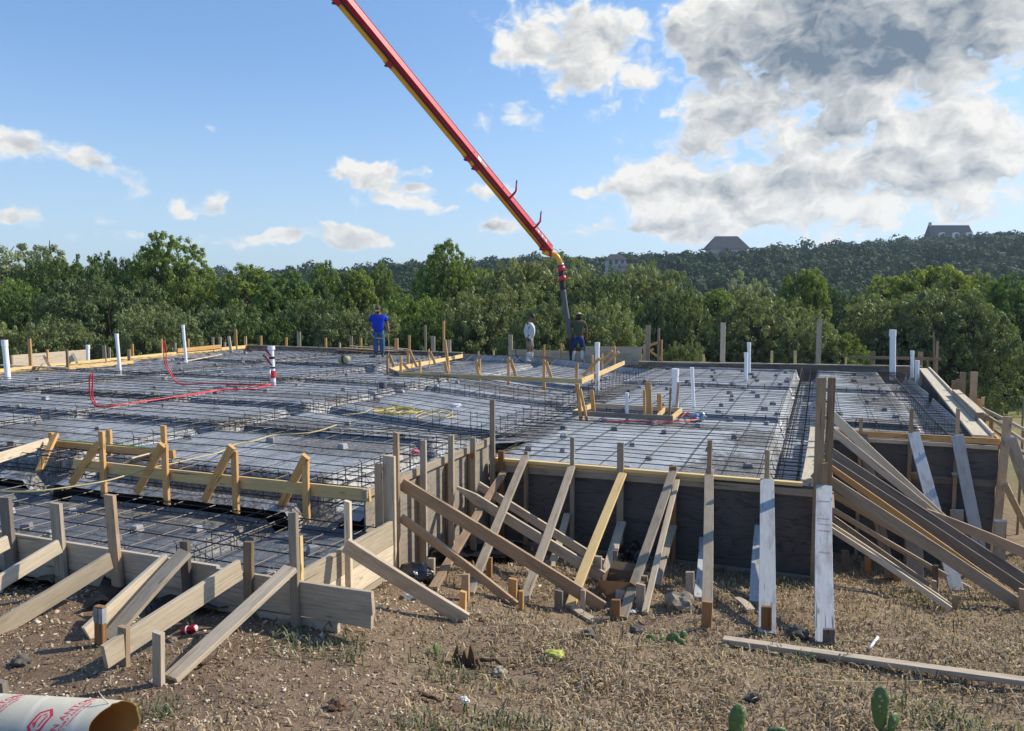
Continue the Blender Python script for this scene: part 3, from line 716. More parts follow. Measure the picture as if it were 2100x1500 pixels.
# far edge of the right bay
fg = thing('far_edge_form', W(26.5, -1, -1), 'dark low form along the far side of the right bay with two tall grey posts', 'formwork')
G0, G1 = atz(1310, 742, 0.03), atz(1890, 752, 0.0)
plank(fg, G0 - Z * .13, G1 - Z * .13, .24, .038, 'dark'); plank(fg, G0 + Z * .0, G1 + Z * .0, .13, .038, 'muddy', 'cap_board', flat=True); panel(fg, G0 - Z * .2 + U * .1, G1 - Z * .2 + U * .1, 2.6, 'dark')
for x, w, y, m in ((1483, 12, 662, 'grey'), (1681, 13, 655, 'grey'), (1443, 4, 727, 'yellow'), (1583, 5, 720, 'yellow'), (1631, 6, 720, 'yellow'), (1735, 4, 733, 'yellow'), (1790, 11, 721, 'brown'), (1888, 12, 722, 'brown'), (1838, 4, 735, 'brown'), (1923, 5, 700, 'brown')):
    t = (x - 1310) / 580; p = G0.lerp(G1, t) + U * .12; post(fg, x, w, y, -.6, ('d', p.y), m)
q0 = atd(1742, 733, G1.y + .5); q1 = atd(1930, 737, G1.y - .1); plank(fg, q0, q1, .09, .038, 'brown', 'rail')

# far edge of the raised slab, behind the man in blue
fh = thing('slab_edge_form', W(25.5, -15, -1), 'long low dark form along the far slab edge behind the man in blue', 'formwork')
H0, H1 = atz(507, 708, .27), atz(948, 724, .27)
plank(fh, H0 - Z * .12, H1 - Z * .12, .24, .04, 'dark'); plank(fh, H0, H1, .09, .038, 'grey', 'cap_board', flat=True); panel(fh, H0 - Z * .24 + U * .05, H1 - Z * .24 + U * .05, 2.6, 'dark')
for x, w, y, m in ((535, 5, 689, 'orange'), (587, 5, 692, 'orange'), (613, 9, 681, 'grey'), (668, 5, 693, 'orange'), (697, 4, 703, 'grey'), (720, 7, 690, 'brown'), (740, 5, 693, 'orange'), (813, 8, 694, 'orange'), (839, 5, 688, 'orange'), (872, 5, 667, 'grey'), (888, 9, 690, 'grey'), (910, 5, 658, 'orange'), (921, 8, 697, 'grey')):
    t = (x - 507) / 441; p = H0.lerp(H1, t) + U * .08; post(fh, x, w, y, -.1, ('d', p.y), m)
lp = thing('lumber_pile', atd(730, 719, 28), 'low pile of spare planks beyond the far edge, left of the man in blue', 'lumber pile')
for k in range(6):
    a = atd(690 + 14 * k, 718 - (k % 3) * 4, 28.6 + .2 * k); b = a + V * (2.4 - .2 * k) + U * .4 - Z * .12; plank(lp, a, b, .14, .038, ('dark', 'orange', 'grey')[k % 3], flat=True)
# grey boards behind the two men
gb = thing('back_form', W(25, -8, -1), 'grey board form behind the two men holding the hose', 'formwork')
for x0, y0, x1, y1, h in ((930, 726, 1046, 730, .34), (1048, 717, 1203, 722, .52), (1200, 711, 1316, 712, .62)):
    a = atd(x0, y0, 28.2 - (x0 - 930) * .004); b = atd(x1, y1, 28.2 - (x1 - 930) * .004); panel(gb, a, b, h, 'grey', .038, 'board')
    panel(gb, a - Z * h + U * .05, b - Z * h + U * .05, 2.2, 'dark', .02, 'lower_board')
for x, w, y, m in ((1047, 9, 687, 'grey'), (981, 4, 721, 'yellow'), (1012, 4, 720, 'yellow'), (1116, 4, 707, 'orange'), (1151, 4, 704, 'orange'), (1329, 11, 667, 'grey'), (1351, 5, 673, 'grey'), (1357, 4, 697, 'orange'), (1322, 6, 706, 'grey')):
    post(gb, x, w, y, -.5, ('d', 27.9 if x < 1100 else 27.3), m)
for x0, y0, x1, y1 in ((1316, 713, 1352, 702), (1335, 722, 1358, 738), (1320, 728, 1340, 716)): plank(gb, atd(x0, y0, 27.3), atd(x1, y1, 27.4), .08, .03, 'orange', 'brace')

# left edge of the raised slab
le = thing('left_edge_form', W(20, -21.5, -.5), 'yellowish board form running back along the left edge of the raised slab', 'formwork')
L0, L1 = atz(0, 757, .27), atz(507, 708, .27); L00 = L0 + (L0 - L1).normalized() * 5
plank(le, L00 - Z * .07, L1 - Z * .07, .14, .038, 'yellow'); plank(le, L00 - Z * .21, L1 - Z * .21, .14, .038, 'dark'); panel(le, L00 - Z * .28 - V * .05, L1 - Z * .28 - V * .05, 1.6, 'dark')
a = L0.lerp(L1, .62); b = L0.lerp(L1, .84); plank(le, a + Z * .05 + V * .05, b + Z * .05 + V * .05, .14, .038, 'orange')
for x, w, y, m in ((60, 7, 695, 'orange'), (97, 5, 717, 'orange'), (213, 8, 709, 'grey'), (224, 6, 713, 'grey'), (264, 7, 717, 'brown'), (271, 6, 706, 'orange'), (331, 4, 695, 'orange'), (359, 5, 703, 'grey'), (386, 4, 695, 'orange'), (436, 6, 692, 'grey'), (451, 6, 692, 'grey'), (461, 5, 702, 'grey'), (483, 6, 676, 'orange'), (503, 6, 690, 'yellow')):
    t = min(1, max(0, x / 507)); tt = t * L0.y / (t * L0.y + (1 - t) * L1.y)
    tt = t * (1 / L1.y) / ((1 - t) / L0.y + t / L1.y) if False else None
    r = ray(x, 720); k = (L0.x - L0.y * r.x / r.y) / ((L0.x - L1.x) - (L0.y - L1.y) * r.x / r.y); p = L0.lerp(L1, k) - V * .15
    post(le, x, w, y, -.1, ('d', p.y), m)
post(le, 469, 6, 690, .1, ('d', 29), 'grey', xb=475)
lp2 = thing('tall_form_panel', W(17, -22, 0), 'tall pale grey panel standing on the left edge behind the first white pipes', 'form panel')
a = atd(23, 729, 22.6); b = atd(182, 717, 24.6); panel(lp2, a, b, .52, 'pale', .04, 'board')
board('end_post', a - Z * .6, a, .089, .05, V, 'brown', lp2); board('prop', atd(102, 752, 21.8), atd(90, 730, 22.6), .07, .035, V, 'brown', lp2); board('prop', atd(158, 745, 22.8), atd(149, 725, 23.6), .07, .035, V, 'grey', lp2)
lb = thing('loose_curb_form', atz(205, 755, .27), 'low orange board with small posts standing inside the left edge of the slab', 'formwork')
a = atz(139, 755, .24); b = atz(273, 743, .24); plank(lb, a, b, .1, .038, 'yellow'); plank(lb, a + V * .02, a - V * 2.6 - U * .1, .12, .038, 'muddy', flat=True)
post(lb, 137, 6, 717, .1, ('d', a.y), 'brown'); post(lb, 264, 7, 717, .1, ('d', b.y), 'brown')
loose = board('loose_plank', atz(375, 742, .22), atz(452, 728, .22), .1, .03, Z.cross(U), 'pale', label='long pale board lying flat on the rebar right of the tallest left pipe', cat='plank')
loose = board('loose_plank', atz(262, 948, .2), atz(330, 930, .22), .2, .02, U, 'pale', label='short wide pale board lying on the rebar behind the orange front boards', cat='plank')
loose = board('loose_plank', atz(-20, 945, .24), atz(97, 908, .22), .12, .035, Z, 'pale', label='grey board running in from the left picture edge to the orange back board', cat='plank')

# ---------- orange form on the near edge of the raised slab
of = thing('orange_step_form', W(6.5, -6, 0), 'new orange board form with short posts on the near edge of the raised slab', 'formwork')
plank(of, W(6.5, -8.05, .205), W(6.5, -4.06, .205), .125, .038, 'yellow')
for x, w, y, yb in ((208, 15, 885, 980), (338, 15, 911, 1003), (481, 15, 925, 1015), (627, 16, 940, 1050)): post(of, x, w, y, -.12, ('u', 6.44), 'orange', ww=.07)
for x0, y0, x1, y1 in ((201, 912, 147, 993), (333, 912, 281, 1010), (476, 916, 420, 1027), (628, 936, 577, 1038)):
    board('brace', atu(x0, y0, 6.40), atz(x1, y1, -.06), .085, .038, V, 'orange', of)
ob = thing('orange_back_rail', W(8, -9, 0), 'second shorter orange rail with a green line on top, behind the first orange form', 'formwork')
def n_(x, y): return atd(x, y, 9.9)
plank(ob, atd(112, 911, 10.3), atd(358, 932, 9.25), .10, .038, 'orange')
for x, w, y, yb in ((104, 14, 887, 950), (223, 13, 882, 965), (335, 14, 873, 960)): post(ob, x, w, y, .0, ('d', 10.3 - (x - 112) * .0042 + .03), 'orange', ww=.07)
board('brace', atd(114, 892, 10.2), atd(80, 966, 9.7), .085, .038, V, 'orange', ob)
plank(ob, atd(130, 904, 10.2), atd(330, 922, 9.35), .012, .012, 'green', 'chalk_line')

# ---------- low inner form
inf = thing('inner_form', W(19, -8, 0), 'low yellow curb form with small braced posts in the middle distance below the two men', 'formwork')
I = lambda x, y, z=.25: atz(x, y, z)
i0, i1, i2, i3, i4 = I(799, 756), I(818, 763), I(1192, 778), I(1280, 741), I(948, 728)
plank(inf, i0 - Z * .04, i4 - Z * .04, .12, .038, 'yellow'); plank(inf, i0 - Z * .05, i1 - Z * .05, .12, .038, 'grey'); plank(inf, i1 - Z * .05, i2 - Z * .05, .11, .038, 'yellow'); plank(inf, i2 - Z * .05, i3 - Z * .05, .12, .038, 'yellow')
def pp(x, w, yt, d, m='orange', xb=None, zb=-.1): post(inf, x, w, yt, zb, ('d', d), m, xb=xb, ww=.07 if w > 6 else .04)
for x, w, y, d in ((822, 7, 730, 20.9), (861, 7, 737, 20.6), (918, 8, 733, 20.2), (983, 8, 737, 19.8), (1043, 8, 733, 19.4), (1116, 8, 738, 19.0), (1183, 7, 745, 18.6)): pp(x, w, y, d)
for x, w, y, d in ((795, 7, 728, 21.6), (837, 7, 717, 22.8), (879, 6, 716, 24.0), (1215, 4, 729, 19.5), (1235, 5, 725, 21.5), (1261, 6, 710, 23)): pp(x, w, y, d)
for x0, y0, x1, y1, d in ((799, 729, 808, 752, 21.6), (825, 745, 839, 760, 21.2), (840, 719, 855, 753, 22.8), (882, 722, 893, 748, 24), (912, 698, 921, 762, 20.6), (912, 742, 916, 762, 20), (976, 738, 981, 768, 19.9), (1047, 738, 1060, 778, 19.3), (1120, 742, 1132, 780, 18.9), (1196, 771, 1230, 735, 19.4), (1216, 757, 1256, 720, 21.3), (1240, 750, 1269, 722, 23)):
    board('brace', atd(x0, y0, d), atd(x1, y1, d - .25), .075, .035, V, 'orange', inf)

# ---------- box form
bx = thing('box_form', W(14.2, -3.4, 0), 'small rectangular board box on stakes standing in the pale right bay', 'formwork')
b0, b1, b2, b3 = atz(1175, 847, .0), atz(1378, 858, .0), atz(1397, 842, .0), atz(1216, 832, .0)
plank(bx, b0, b1, .095, .038, 'grey'); plank(bx, b1, b2, .095, .038, 'yellow'); plank(bx, b3, b2, .09, .038, 'grey'); plank(bx, b0, b3, .09, .038, 'yellow')
c0, c1 = b0.lerp(b1, .86), b3.lerp(b2, .82); plank(bx, c0, c1, .09, .038, 'yellow')
for x, w, y, xb, d, m in ((1184, 9, 787, 1194, 14.5, 'orange'), (1190, 6, 798, 1207, 14.4, 'orange'), (1213, 9, 800, 1219, 15.2, 'orange'), (1329, 12, 784, 1334, 14.4, 'orange'), (1321, 6, 800, 1323, 15.0, 'orange'), (1352, 10, 808, 1355, 14.6, 'orange'), (1376, 5, 795, 1373, 14.3, 'brown'), (1392, 6, 784, 1386, 15.1, 'brown')):
    post(bx, x, w, y, -.2, ('d', d), m, xb=xb)

# ------------------------------------------------------------------ loose braces: (top px, plane) -> (foot px on the ground)
GB_F = 'plank braces propping the low front board'; GB_A = 'sloping braces propping the dark front wall'; GB_B = 'long braces propping the step wall'; GB_R = 'long braces fanning out to the right of the outer corner'; GB_D = 'braces propping the deep wall at the right'
def brace(top, pl, foot, w, m, wd, label, group, t=.038, name='brace', lift=.02, fpl=None, taper=None):
    a = onplane(top[0], top[1], pl); b = onplane(foot[0], foot[1], fpl) if fpl else atg(*foot) + Z * lift
    if group == GB_F: b = atv(foot[0], foot[1], uv(a)[1] - .1)
    x = (b - a).normalized()
    wdir = x.cross(V if wd == 'edgeU' else U) if wd in ('edgeU', 'edgeV') else (V if wd == 'flatU' else U)
    return board(name, b, a, w, t, wdir, m, None, bow=.010, label=label, cat='brace', group=group, seg=8, taper=taper)
brace((16, 1112), ('u', 4.66), (-190, 1220), .12, 'pale', 'edgeU', 'pale brace plank cut off by the left picture edge, highest of the front braces', GB_F)
brace((122, 1120), ('u', 4.66), (-60, 1232), .12, 'pale', 'edgeU', 'second pale brace plank from the left, nailed to the thin grey front post', GB_F)
brace((226, 1150), ('u', 4.66), (-20, 1300), .14, 'pale', 'edgeU', 'pale brace plank meeting the leaning brown front post', GB_F)
brace((345, 1150), ('u', 4.62), (178, 1302), .14, 'pale', 'edgeU', 'rear pale plank of the crossed pair of braces behind the white-topped stake', GB_F)
brace((381, 1132), ('u', 4.66), (222, 1312), .13, 'grey', 'flatU', 'front grey plank of the crossed pair of braces behind the white-topped stake', GB_F)
brace((492, 1168), ('u', 4.66), (214, 1348), .16, 'pale', 'edgeU', 'mottled pale brace plank passing behind the short dark stake', GB_F)
brace((596, 1166), ('u', 4.66), (350, 1392), .12, 'grey', 'flatU', 'grey grained brace plank resting beside the split foremost stake', GB_F, taper=None)
brace((708, 1118), ('v', -3.62), (955, 1276), .13, 'grey', 'edgeV', 'thick grey brace running right from the pale return form down to the dry grass', GB_B)
brace((822, 1062), ('u', 6.66), (1058, 1246), .085, 'brown', 'edgeV', 'thin brownish brace, lower of the two leaving the tall pale post', GB_B)
brace((823, 992), ('u', 6.70), (1236, 1250), .13, 'brown', 'edgeV', 'longest reddish brown brace crossing the pit from the tall brown post', GB_B)
brace((938, 1000), ('v', -3.95), (1258, 1200), .12, 'grey', 'edgeV', 'grey brace with a pointed top end leaving the third stud of the step wall', GB_B, taper=.25)
brace((982, 996), ('v', -3.95), (1262, 1176), .10, 'grey', 'edgeV', 'grey brace leaving the red-marked stud of the step wall', GB_B)
brace((1034, 968), ('u', 9.48), (888, 1212), .089, 'brown', 'flatU', 'leftmost brace of the dark wall leaning left to a reddish foot', GB_A)
brace((1078, 936), ('u', 9.47), (962, 1222), .095, 'grey', 'flatU', 'pale grey brace reaching the yellow rail left of the pit middle', GB_A)
brace((1172, 958), ('u', 9.47), (1072, 1240), .095, 'grey', 'flatU', 'grey brace in front of the second pale stud of the dark wall', GB_A)
brace((1277, 972), ('u', 9.47), (1168, 1250), .10, 'yellow', 'flatU', 'yellowish brace lighter than its neighbours in the middle of the dark wall', GB_A)
brace((1380, 968), ('u', 9.47), (1276, 1272), .095, 'grey', 'flatU', 'grey knotty brace whose foot rests by the chunky brown stake', GB_A)
brace((1389, 986), ('u', 9.46), (1322, 1262), .06, 'pale', 'flatU', 'narrow brace just right of the grey knotty brace', GB_A)
brace((1454, 976), ('u', 9.47), (1450, 1262), .105, 'pale', 'flatU', 'upright looking brace with a leaning orange brown stake at its foot', GB_A)
brace((1573, 985), ('u', 9.46), (1573, 1305), .155, 'blue', 'flatU', 'broad whitish brace with a dark brown stake in front of its foot', GB_A)
stripe_b = brace((1690, 998), ('u', 9.35), (1692, 1326), .165, 'blue', 'flatU', 'broadest whitish brace at the outer corner, with faint red stripes across it', GB_A)
brace((1163, 1055), ('u', 9.47), (1130, 1168), .085, 'grey', 'flatU', 'short low brace in the shade under the crossing long braces', GB_A)
brace((1275, 1072), ('u', 9.46), (1240, 1192), .11, 'grey', 'flatU', 'short low pale brace beside the cardboard box', GB_A)
brace((1381, 1080), ('u', 9.46), (1345, 1205), .085, 'grey', 'flatU', 'short low brace in shade just right of the narrow brace', GB_A)
brace((1443, 1105), ('u', 9.46), (1432, 1232), .10, 'blue', 'flatU', 'short low brace half hidden left of the upright looking brace', GB_A)
brace((1556, 1080), ('u', 9.46), (1546, 1240), .09, 'blue', 'flatU', 'short low brace half hidden left of the broad whitish brace', GB_A)
def mark(o, x, y, wx, wy, m, name='paint_mark'):
    M = MW[o.name]; L = max(abs(v.co.x) for v in o.data.vertices); t = max(v.co.z for v in o.data.vertices if abs(v.co.x) < L * .6); sg = 1 if (M.col[2].xyz).dot(EYE - M.col[3].xyz) > 0 else -1
    bx = max(v.co.z for v in o.data.vertices) - t
    q = [(x - wx / 2, y - wy / 2), (x + wx / 2, y - wy / 2 * .8), (x + wx / 2, y + wy / 2), (x - wx / 2, y + wy / 2 * .9)]
    c = M @ Vector((x, y, 0)); zs = []
    for z in ((t + .0015) * sg, (t + .003) * sg): zs += [M @ Vector((a, b, z)) - c for a, b in q]
    return link(name, mesh_py(name, zs, [(0, 1, 2, 3), (7, 6, 5, 4), (0, 4, 5, 1), (1, 5, 6, 2), (2, 6, 7, 3), (3, 7, 4, 0)]), MAT[m], Matrix.Translation(c), o)
Ls = max(v.co.x for v in stripe_b.data.vertices)
for f_, w_ in ((.13, .007), (.26, .006), (.30, .005), (.345, .006), (.49, .004)): mark(stripe_b, Ls * (1 - 2 * f_), .0, w_, .12, 'stripered')
# fan of long braces to the right of the outer corner
def fan(x0, y0, u, x1, y1, w, m, label, u1=None):
    a = atu(x0, y0, u); b = atu(x1, y1, u1 or u)
    x = (b - a).normalized(); a2 = a - x * .25
    board('brace', b, a2, w, .038, x.cross(U), m, None, bow=.012, label=label, cat='brace', group=GB_R, seg=8)
fan(1718, 862, 12.6, 1935, 1066, .13, 'pale', 'uppermost pale brace starting high behind the two tall brown posts', 12.2)
fan(1718, 893, 12.0, 1950, 1082, .10, 'grey', 'thin grey brace just below the uppermost pale one behind the brown posts', 11.8)
fan(1715, 936, 11.2, 2112, 1196, .135, 'dark', 'dark upper brace of the two long bright-edged ones running to the right edge', 11.0)
fan(1715, 958, 10.9, 2115, 1222, .12, 'dark', 'dark lower brace of the two long bright-edged ones running to the right edge', 10.7)
fan(1715, 968, 10.6, 2075, 1222, .075, 'orange', 'orange brace between the dark long ones and the big grey one', 10.3)
fan(1708, 993, 9.75, 2096, 1245, .14, 'grey', 'big grey brace nearest the camera of the fan, ending by the right edge stakes', 10.2)
fan(1714, 1016, 11.8, 1935, 1140, .10, 'brown', 'brownish brace in shade below the big grey one', 11.5)
fan(1714, 1048, 11.9, 1990, 1210, .07, 'grey', 'thin brace in shade with a bright top edge, middle of the lower fan', 11.6)
fan(1714, 1066, 11.0, 1905, 1200, .07, 'grey', 'thin brace in shade just above the lowest pair of the fan', 10.9)
fan(1713, 1084, 9.9, 1944, 1240, .065, 'grey', 'upper board of the lowest pair of the fan with a bright edge', 9.7)
fan(1713, 1093, 9.8, 1950, 1250, .06, 'pale', 'lower board of the lowest pair of the fan, pointing at a small stake', 9.55)
fan(1936, 1068, 11.6, 2120, 1142, .13, 'brown', 'dark brown board with a sunlit top branching off towards the right picture edge', 11.0)
brace((1769, 892), ('u', 13.6), (1826, 1190), .15, 'brown', 'flatU', 'tan brace leaning right behind the fan of long braces', GB_D)
brace((1873, 890), ('u', 13.58), (1962, 1215), .17, 'blue', 'flatU', 'bluish grey brace nailed to the middle stud of the deep wall', GB_D)
brace((1963, 893), ('u', 13.58), (2018, 1172), .17, 'blue', 'flatU', 'bluish grey brace nailed to the right stud of the deep wall', GB_D)
brace((2072, 900), ('u', 13.5), (2150, 1120), .17, 'blue', 'flatU', 'bluish grey brace cut by the right picture edge below the wide brown post', GB_D)
brace((2060, 992), ('u', 13.45), (2125, 1125), .09, 'grey', 'flatU', 'narrow lower brace at the right picture edge', GB_D)
brace((1875, 970), ('u', 13.6), (1925, 1120), .11, 'brown', 'flatU', 'short brown brace half hidden behind the middle bluish brace', GB_D)
brace((1960, 972), ('u', 13.6), (1985, 1100), .11, 'blue', 'flatU', 'short pale brace half hidden behind the right bluish brace', GB_D)
brace((2052, 1068), ('u', 13.0), (2050, 1165), .16, 'blue', 'flatU', 'short wide pale board standing at the foot of the deep wall near the right edge', GB_D)
brace((1874, 1098), ('u', 12.6), (1876, 1190), .22, 'dark', 'flatU', 'wide olive brown board standing upright in the shade under the fan', GB_D, t=.02)
brace((1962, 1046), ('u', 13.4), (1966, 1150), .18, 'blue', 'flatU', 'wide pale board standing upright against the deep wall', GB_D, t=.02)

# ------------------------------------------------------------------ stakes driven into the ground
GS = 'short stakes driven into the ground at the brace feet'
def stake(x, w, yt, yb, m, label, xt=None, wd='V'):
    p = atg(x, yb); d = p.y; top = atd(xt or x, yt, d - .01); k = d / F; al = abs(math.atan((x - 1050) / F) - TH)
    width = max(.035, (w * k - .038 * math.sin(al)) / math.cos(al))
    return board('stake', p - Z * .12, top, width, .038, V if wd == 'V' else U, m, None, bow=.002, label=label, cat='stake', group=GS)
st1 = stake(205, 24, 1243, 1325, 'rust', 'stake with a whitish top beside the crossed pair of planks')
M_ = MW[st1.name]; Lx = max(v.co.x for v in st1.data.vertices); wy = max(v.co.y for v in st1.data.vertices); a_, b_ = M_ @ Vector((Lx - .12, 0, 0)), M_ @ Vector((Lx - .012, 0, 0))
board('whitish_top', a_, b_, wy * 2 + .004, .043, V, 'blue', st1, bow=0)  # whitish sleeve around the upper end of the stake
stake(254, 25, 1285, 1366, 'brown', 'short dark stake in front of the mottled pale plank')
stake(325, 26, 1297, 1405, 'grey', 'split grey stake, nearest to the camera of all')
stake(950, 16, 1213, 1262, 'orange', 'fresh orange stake by the thick grey brace coming from the return form')
stake(955, 18, 1178, 1232, 'brown', 'brown stake right behind the fresh orange one', wd='V')
stake(1004, 13, 1144, 1185, 'rust', 'ochre stake in the pit behind the long brown brace')
stake(885, 17, 1145, 1195, 'pale', 'grey stake by the black bag at the foot of the step wall')
stake(1052, 20, 1187, 1236, 'orange', 'wide ochre stake at the foot of the second grey brace')
stake(1069, 12, 1212, 1252, 'orange', 'thin yellow stake touching the end of the thin brownish brace')
stake(1146, 19, 1211, 1252, 'dark', 'dark stake standing alone under the long brown brace')
stake(1196, 12, 1210, 1252, 'grey', 'narrow grey stake where the long brown brace ends')
stake(1124, 14, 1151, 1178, 'dark', 'small dark stake deep in the shade of the pit')
stake(1226, 18, 1141, 1193, 'grey', 'grey stake at the left side of the cardboard box')
stake(1262, 11, 1129, 1186, 'dark', 'dark stake behind the cardboard box')
stake(1263, 20, 1230, 1270, 'rust', 'chunky brown stake at the foot of the knotty brace')
stake(1314, 20, 1198, 1250, 'grey', 'rough grey stake between the knotty and the narrow brace')
stake(1322, 14, 1181, 1225, 'brown', 'brown stake close behind the rough grey one')
stake(1415, 18, 1173, 1232, 'grey', 'grey stake left of the upright looking brace')
stake(1447, 22, 1234, 1292, 'rust', 'leaning orange brown stake in front of the upright looking brace', xt=1451)
stake(1572, 22, 1244, 1303, 'rust', 'dark brown stake in front of the broad whitish brace')
stake(1700, 24, 1290, 1328, 'dark', 'grey brown stake in front of the brace with red stripes')
stake(1733, 15, 1129, 1172, 'dark', 'dim stake in the shade just right of the outer corner')
stake(1780, 13, 1145, 1177, 'rust', 'rusty orange stake in the shade below the fan')
stake(1840, 15, 1155, 1193, 'brown', 'brown stake in front of the tan leaning brace')
stake(1918, 12, 1160, 1217, 'dark', 'tall dark stake below the middle of the fan')
stake(1916, 9, 1191, 1224, 'grey', 'small stake with a sunlit top below the middle of the fan')
stake(1959, 12, 1220, 1253, 'brown', 'lone small brown stake on the grass right of the lowest braces')
stake(2053, 8, 1182, 1215, 'grey', 'slim grey stake under the dark long braces near the right edge')
stake(2096, 12, 1208, 1254, 'brown', 'brown stake at the end of the big grey brace by the right picture edge')
# offcuts and loose lumber on the ground
def lying(x0, y0, x1, y1, w, t, m, label, lift=.02, flat=True):
    a, b = atg(x0, y0) + Z * lift, atg(x1, y1) + Z * lift
    return board('plank', a, b, w, t, (b - a).cross(Z) if flat else Z, m, None, label=label, cat='plank', seg=8, bow=.01)
lying(1484, 1322, 2160, 1418, .09, .04, 'grey', 'long grey plank lying on the dry grass at the lower right', .045, flat=True)
lying(1177, 1252, 1222, 1280, .09, .038, 'grey', 'short grey offcut lying in front of the long brown brace')
lying(1512, 1232, 1540, 1258, .09, .038, 'grey', 'small grey offcut between the two upright looking braces')

# ------------------------------------------------------------------ plumbing stubs
GP = 'white plastic pipes standing up through the slab'
def pipe(x, w, yt, yb, z, label, xb=None, cap=True, mt='pvc'):
    p = atz(xb or x, yb, z); d = p.y; top = atd(x, yt, d); r = w * d / F / 2
    v, f = rel(merge([tube([p - Z * .2, top], r, 14), tube([top - Z * r * 2.2, top + Z * .004], r * (1.16 if cap else 1.01), 14)]), p)
    o = link('drain_pipe', mesh_py('drain_pipe', v, f), MAT[mt], Matrix.Translation(p), None, False)
    return tag(o, label, 'pipe', GP)
pipe(9, 11, 698, 778, .12, 'thickest left white pipe, right by the left picture edge', xb=17)
pipe(180, 7, 708, 745, .15, 'short white pipe in front of the pale panel on the left')
pipe(239, 7, 685, 767, .12, 'slightly leaning white pipe right of the pale panel', xb=247)
pipe(375, 6, 667, 748, .12, 'leaning white pipe between the raised red tube and the front left trees', xb=383)
pipe(1225, 9, 703, 795, -.1, 'white pipe in front of the low inner form on its right side')
pipe(1385, 13, 757, 838, -.1, 'thick short white pipe behind the box form')
pipe(1286, 7, 806, 862, -.1, 'thin white pipe standing inside the box form')
pipe(1419, 7, 754, 838, -.1, 'leaning white pipe just right of the box form', xb=1424)
pipe(1536, 7, 703, 768, -.1, 'rear pipe of the close pair of white pipes beyond the box form')
pipe(1530, 7, 724, 782, -.1, 'front pipe of the close pair of white pipes beyond the box form')
pipe(1831, 12, 677, 766, -.1, 'thickest tallest white pipe near the far right corner')
pipe(1871, 7, 720, 762, -.1, 'small white pipe with a cap at the far right corner')
pipe(1881, 8, 740, 776, -.1, 'shortest white pipe at the far right corner, nearest the plank')
def taped():
    p = atz(562, 793, .12); d = p.y; top = atd(556, 712, d); r = 10 * d / F / 2
    root = thing('riser_pipe', p, 'white riser pipe wrapped in red and black tape where the red tubes meet', 'pipe')
    T = lambda s: p.lerp(top, s)
    tubeobj('pipe_body', [p - Z * .2, top], r, 'pvc', root, 14, smooth=False); tubeobj('cap', [T(.93), T(1.02)], r * 1.5, 'pvc', root, 14, smooth=False)
    tubeobj('red_tape', [T(.22), T(.4)], r * 1.12, 'redtape', root, 14, smooth=False); tubeobj('black_tape', [T(.46), T(.50)], r * 1.15, 'blacktape', root, 14, smooth=False); tubeobj('black_tape', [T(.7), T(.76)], r * 1.15, 'blacktape', root, 14, smooth=False)
    for (xa, ya, xb, yb) in ((542, 716, 556, 730), (540, 728, 558, 750)): tubeobj('red_tube_end', [atd(xa, ya, d), atd(xb, yb, d - .05)], .022, 'redpex', root, 8)
    tubeobj('copper_stub', [atd(553, 793, d - .1), atd(553, 757, d - .1)], .018, 'steel', root, 8)
taped()
def redline(pts, label, r=.0125, n=2):
    w = [atz(x, y, z) if d is None else atd(x, y, d) for x, y, z, d in pts]
    root = thing('red_tube', w[0], label, 'tube', 'red plastic water tubes')
    for k in range(n):
        o = Vector((.022 * k, .03 * k, .01 * k)); rr = random.Random(k)
        tubeobj('strand', smooth_pts([p + o + Vector((rr.uniform(-.03, .03), 0, rr.uniform(0, .02))) * (0 if i in (0,) else 1) for i, p in enumerate(w)], 6), r, 'redpex', root, 7)
    return root
dA = atz(193, 835, .2).y; dB = atz(367, 789, .2).y
redline([(186, 767, 0, dA), (184, 785, 0, dA), (185, 812, 0, dA), (190, 828, 0, dA), (200, 835, .22, None), (240, 833, .22, None), (300, 824, .22, None), (380, 813, .22, None), (450, 803, .22, None), (520, 799, .22, None), (557, 791, .22, None)], 'red tube rising at the left and running along the rebar to the taped riser')
redline([(334, 700, 0, dB), (336, 720, 0, dB), (338, 745, 0, dB), (348, 768, 0, dB), (360, 784, 0, dB), (372, 790, .2, None), (420, 788, .22, None), (480, 790, .22, None), (530, 792, .22, None), (556, 790, .22, None)], 'red tube curving down in the air and running to the taped riser behind the other')
redline([(1235, 862, -.05, None), (1260, 866, -.05, None), (1300, 866, -.05, None), (1345, 868, -.05, None), (1400, 866, -.05, None), (1430, 862, -.05, None)], 'short red tube lying on the rebar below the box form', .006, 2)
redline([(1395, 858, -.05, None), (1407, 848, -.05, None), (1418, 862, -.05, None), (1404, 868, -.05, None)], 'small red tube coil right of the box form', .008, 2)
def crumple(name, p, r, m, label, cat, seed=1, flat=.6, group=None):
    bm = bmesh.new(); bmesh.ops.create_icosphere(bm, subdivisions=3, radius=r)
    for v in bm.verts:
        n = v.co.normalized(); k = 1 + .45 * mnoise.noise(n * 1.8 + Vector((seed * 7.1, 0, 0))) + .18 * mnoise.noise(n * 5 + Vector((seed, 3, 0)))
        v.co = n * r * k; v.co.z *= flat
    me = bpy.data.meshes.new(name); bm.to_mesh(me); bm.free()
    return tag(link(name, me, MAT[m], Matrix.Translation(p)), label, cat, group)
crumple('plastic_bag', atz(1432, 856, -.03), .14, 'bluebag', 'crumpled blue and white bag on the rebar right of the box form', 'bag', 4)
crumple('plastic_bag', atz(935, 832, .2), .10, 'clearfilm', 'small clear plastic scrap in the dark trench near the picture middle', 'bag', 5, .4)
crumple('plastic_scrap', atz(852, 948, .22) + Z * .12, .05, 'pinktrash', 'pink crumpled wrapper on top of the step wall rail', 'litter', 6, .6)
